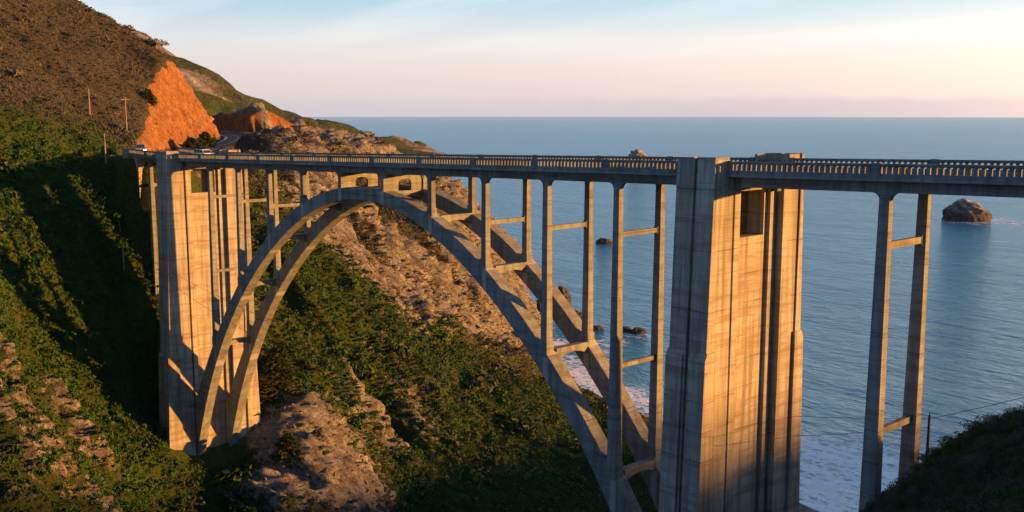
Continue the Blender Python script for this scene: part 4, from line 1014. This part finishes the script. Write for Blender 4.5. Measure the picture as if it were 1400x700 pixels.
def scatter(name, N, xr, yr, size, dens, tintf, seed, label, src=src, dip=None, sig=0.5):
    r = np.random.default_rng(seed)
    x = r.uniform(*xr, N); y = r.uniform(*yr, N)
    g_ = lambda A: bilin(A, X0, Y0, ST, x, y)
    h = g_(H); ok = (h > 3.5) & ((g_(rd) > 6.2) & ((g_(rs) > 0) | (g_(rd) > 11))) & (r.uniform(0, 1, N) < dens(g_, x, y, h) * np.minimum(np.sqrt(1 + g_(slope)**2), 3.0) / 3.0) & (np.hypot(x - 151, y + 66) > 26)
    ok &= ~((np.abs(y - 3.1) < 8) & ((np.abs(x - TL) < 4.2) | (np.abs(x - TR) < 4.2))) & ~((np.abs(y - 3.1) < 5) & (x < -14) & (x > -27))
    dxy = np.stack([g_(PXg) - x, g_(PYg) - y], -1)
    P = np.stack([x + dxy[:, 0], y + dxy[:, 1], g_(PZg) - 0.15], -1)[ok]
    sc = r.lognormal(0, sig, N)[ok] * size * (1 - 0.3 * sstep(78, 88, h[ok])); tn = np.clip(tintf(g_, x, y, h)[ok] + r.normal(0, 0.10, ok.sum()), 0, 1); rot = r.uniform(0, 6.28, ok.sum()) if not dip else r.normal(0.6, 0.35, ok.sum())
    me = bpy.data.meshes.new(name); me.vertices.add(len(P)); me.vertices.foreach_set('co', P.astype(np.float32).ravel())
    for nm, a in (('size', sc), ('tint', tn), ('turn', rot)):
        t = me.attributes.new(nm, 'FLOAT', 'POINT'); t.data.foreach_set('value', a.astype(np.float32))
    o = bpy.data.objects.new(name, me); COL.objects.link(o); o['kind'] = 'stuff'; o['label'] = label; o['category'] = 'scrub'
    ng = bpy.data.node_groups.new(name, 'GeometryNodeTree')
    ng.interface.new_socket('Geometry', in_out='INPUT', socket_type='NodeSocketGeometry'); ng.interface.new_socket('Geometry', in_out='OUTPUT', socket_type='NodeSocketGeometry')
    nd = ng.nodes; ln = ng.links; i_ = nd.new('NodeGroupInput'); o_ = nd.new('NodeGroupOutput')
    iop = nd.new('GeometryNodeInstanceOnPoints'); ci = nd.new('GeometryNodeCollectionInfo'); ci.inputs['Collection'].default_value = src
    ci.inputs['Separate Children'].default_value = True; ci.inputs['Reset Children'].default_value = True
    iop.inputs['Pick Instance'].default_value = True
    def na(n):
        q = nd.new('GeometryNodeInputNamedAttribute'); q.data_type = 'FLOAT'; q.inputs['Name'].default_value = n; return q.outputs[0]
    cv = nd.new('ShaderNodeCombineXYZ'); ln.new(na('turn'), cv.inputs[2])
    if dip: cv.inputs[0].default_value, cv.inputs[1].default_value = dip
    ln.new(i_.outputs[0], iop.inputs['Points']); ln.new(ci.outputs[0], iop.inputs['Instance']); ln.new(cv.outputs[0], iop.inputs['Rotation']); ln.new(na('size'), iop.inputs['Scale'])
    ln.new(iop.outputs[0], o_.inputs[0])
    md = o.modifiers.new('scrub', 'NODES'); md.node_group = ng
    print(name, len(P))
def veg(g_): return np.clip(1.2 - 1.45 * g_(rock), 0.06, 1) * (1 - np.clip(g_(cutm) * 3, 0, 1)) * (1 - g_(sand))
scatter('hillside_scrub', 700000, (-240, 106), (-60, 170), 0.50,
        lambda g_, x, y, h: veg(g_) * (0.38 + 0.62 * sstep(-0.22, 0.22, fbm(x / 9, y / 9, 0, 4, 301))),
        lambda g_, x, y, h: g_(green) * 0.9 + 0.5 * fbm(x / 11, y / 11, 0, 4, 302), 501, 'low coastal scrub covering the canyon slopes')
scatter('near_brush', 60000, (100, 200), (-50, 70), 0.55, lambda g_, x, y, h: np.clip(g_(H) / 20 - 1, 0, 1) * (np.hypot(x - 116.6, (y - 3) * 0.6) > 3.6), lambda g_, x, y, h: g_(green) * 0.7 + 0.25, 503, 'dense dark brush on the headland beside the approach columns', src2, sig=0.3)
src4 = bpy.data.collections.new('tuft_shapes')
for i in range(4):
    src4.objects.link(bpy.data.objects.new('tuft_shape', leaf_clump('tuft_shape', 36, 300 + i, 0.85, 0.26, M['shrub'])))
scatter('grass_tufts', 900000, (-200, 106), (-60, 170), 0.30, lambda g_, x, y, h: np.clip(1.35 - 1.4 * g_(rock), 0.12, 1) * (1 - np.clip(g_(cutm) * 3, 0, 1)) * (1 - g_(sand)),
        lambda g_, x, y, h: g_(green) * 0.75 + 0.10 + 0.4 * fbm(x / 6, y / 6, 0, 3, 306), 506, 'short grass and low herbs between the shrubs', src4, sig=0.45)
scatter('tall_brush', 30000, (-240, 100), (-60, 170), 1.25,
        lambda g_, x, y, h: veg(g_) * sstep(0.1, 0.5, fbm(x / 16, y / 16, 0, 3, 303)) * (1 - 0.5 * sstep(76, 84, h)),
        lambda g_, x, y, h: g_(green) * 0.8 + 0.35 * fbm(x / 9, y / 9, 0, 3, 304), 502, 'taller dark brush in patches among the scrub', sig=0.6)

def rock_mat():
    m = NT('broken_rock'); t = m.attr('tint', 'INSTANCER').outputs['Fac']; oi = m.n('ShaderNodeObjectInfo').outputs['Random']
    P = m.pos(); n = m.noise(P, 1.1, 5, 0.65); n3 = m.noise(P, 5.0, 4, 0.7)
    c = m.ramp(oi, [(0.0, (0.08, 0.07, 0.062)), (0.4, (0.14, 0.12, 0.10)), (0.75, (0.19, 0.168, 0.145)), (1.0, (0.27, 0.25, 0.23))])
    c = m.mix(m.ramp(n, [(0.4, 0.0), (0.65, 1.0)]), c, (0.15, 0.12, 0.095))
    cu = m.mix(oi, (0.20, 0.095, 0.04), (0.34, 0.18, 0.08))
    c = m.mix(t, c, cu); c = m.mix(m.math('MULTIPLY', m.ramp(n3, [(0.52, 0.0), (0.65, 1.0)]), 0.6), c, (0.07, 0.055, 0.045))
    return m.done(c, 0.9, m.bump(m.math('ADD', n, n3), 0.6, 0.12), spec=0.15)
M['broken_rock'] = rock_mat()
src3 = bpy.data.collections.new('rock_shapes')
for i in range(6):
    r_ = np.random.default_rng(900 + i); bm = bmesh.new()
    for p in r_.normal(0, 1, (15, 3)) * np.array([1.1, 0.6, 0.38]): bm.verts.new(p)
    res = bmesh.ops.convex_hull(bm, input=bm.verts); bmesh.ops.delete(bm, geom=[v for v in bm.verts if not v.link_faces], context='VERTS')
    me = bpy.data.meshes.new('rock_shape'); bm.to_mesh(me); bm.free(); me.materials.append(M['broken_rock'])
    src3.objects.link(bpy.data.objects.new('rock_shape', me))
scatter('broken_rock', 200000, (-240, 106), (-60, 175), 0.17, lambda g_, x, y, h: sstep(0.42, 0.8, g_(rock)) * (1 - np.clip(2 * g_(cutm), 0, 1)) * (0.15 + 0.7 * sstep(-0.1, 0.35, fbm(x / 7, y / 7, 0, 3, 305))), lambda g_, x, y, h: 0 * x, 504, 'angular broken rock on the cliffs and spurs', src3, (0.55, 0.75))
scatter('loose_stones', 40000, (-180, -30), (0, 100), 0.13, lambda g_, x, y, h: np.clip(2 * g_(cutm) - 0.6, 0, 1) * 0.8, lambda g_, x, y, h: 0 * x + 1, 505, 'loose orange stones on the road cuts', src3)

def conifer(u, v, hgt, wid, label, seed, lean=0.0):
    b = hit(u, v); e = empty('conifer_tree', (b[0], b[1], b[2] - 0.3), label=label, cat='tree')
    r = np.random.default_rng(seed); g = G()
    g.tube([(0, 0, -0.8), (lean * .3, 0, hgt * .5), (lean, 0, hgt * .95)], 0.22, 7, 0.04)
    vs, fs = [], []
    for i in range(int(46 * wid)):
        t = r.uniform(0.06, 0.98); z = hgt * t; L = wid / 2 * (1 - t)**0.65 * r.uniform(0.65, 1.15) + 0.15; a = r.uniform(0, 6.28); dz = r.uniform(-0.1, 0.30) * L
        s = Vector((lean * t, 0, z)); d = Vector((math.cos(a) * L, math.sin(a) * L, dz))
        g.tube([tuple(s), tuple(s + d * .9)], 0.05, 4, 0.015)
        for j in range(16):
            q = s + d * r.uniform(0.25, 1.0) + Vector(r.normal(0, 0.13, 3)); n1 = Vector(r.normal(0, 1, 3)).normalized(); a1 = (d.normalized() + Vector(r.normal(0, 0.5, 3))).normalized(); b1 = a1.cross(n1)
            w = r.uniform(0.16, 0.32); m = len(vs); vs += [tuple(q + a1 * w), tuple(q + b1 * w * .4), tuple(q - a1 * w), tuple(q - b1 * w * .4)]; fs.append((m, m+1, m+2, m+3))
    g.build('trunk', M['bark'], e)
    me = bpy.data.meshes.new('crown'); me.from_pydata(vs, [], fs); link('crown', me, M['conifer'], e)
conifer(380, 548, 10.5, 10.5, 'broad dark cypress growing against the base of the far tower', 1, 0.8)
conifer(395, 630, 4.8, 6.5, 'round dark cypress on the rocky spur below the tower', 2)
conifer(433, 610, 3.0, 3.6, 'small dark cypress by itself on the rocky spur', 3)
conifer(203, 145, 4.0, 4.5, 'dark round bush on the upper edge of the orange cut', 4)
conifer(262, 207, 3.2, 7.0, 'wide dark bush between the road and the railing near the far tower', 5)
conifer(281, 203, 4.2, 6.0, 'rounded dark bush beside the road opposite the orange cut', 6)

# ------------------------------------------------------------------ sea air
hm = bpy.data.materials.new('sea_haze'); hm.use_nodes = True; hm.node_tree.nodes.clear()
ho = hm.node_tree.nodes.new('ShaderNodeOutputMaterial'); hv = hm.node_tree.nodes.new('ShaderNodeVolumePrincipled')
hv.inputs['Color'].default_value = (0.62, 0.78, 0.98, 1); hv.inputs['Density'].default_value = 1.2e-5; hv.inputs['Anisotropy'].default_value = 0.0
hm.node_tree.links.new(hv.outputs[0], ho.inputs['Volume'])
g = G(); g.box(-18500, 18500, -18500, 18500, -20, 520); g.build('haze', hm, kind='stuff')
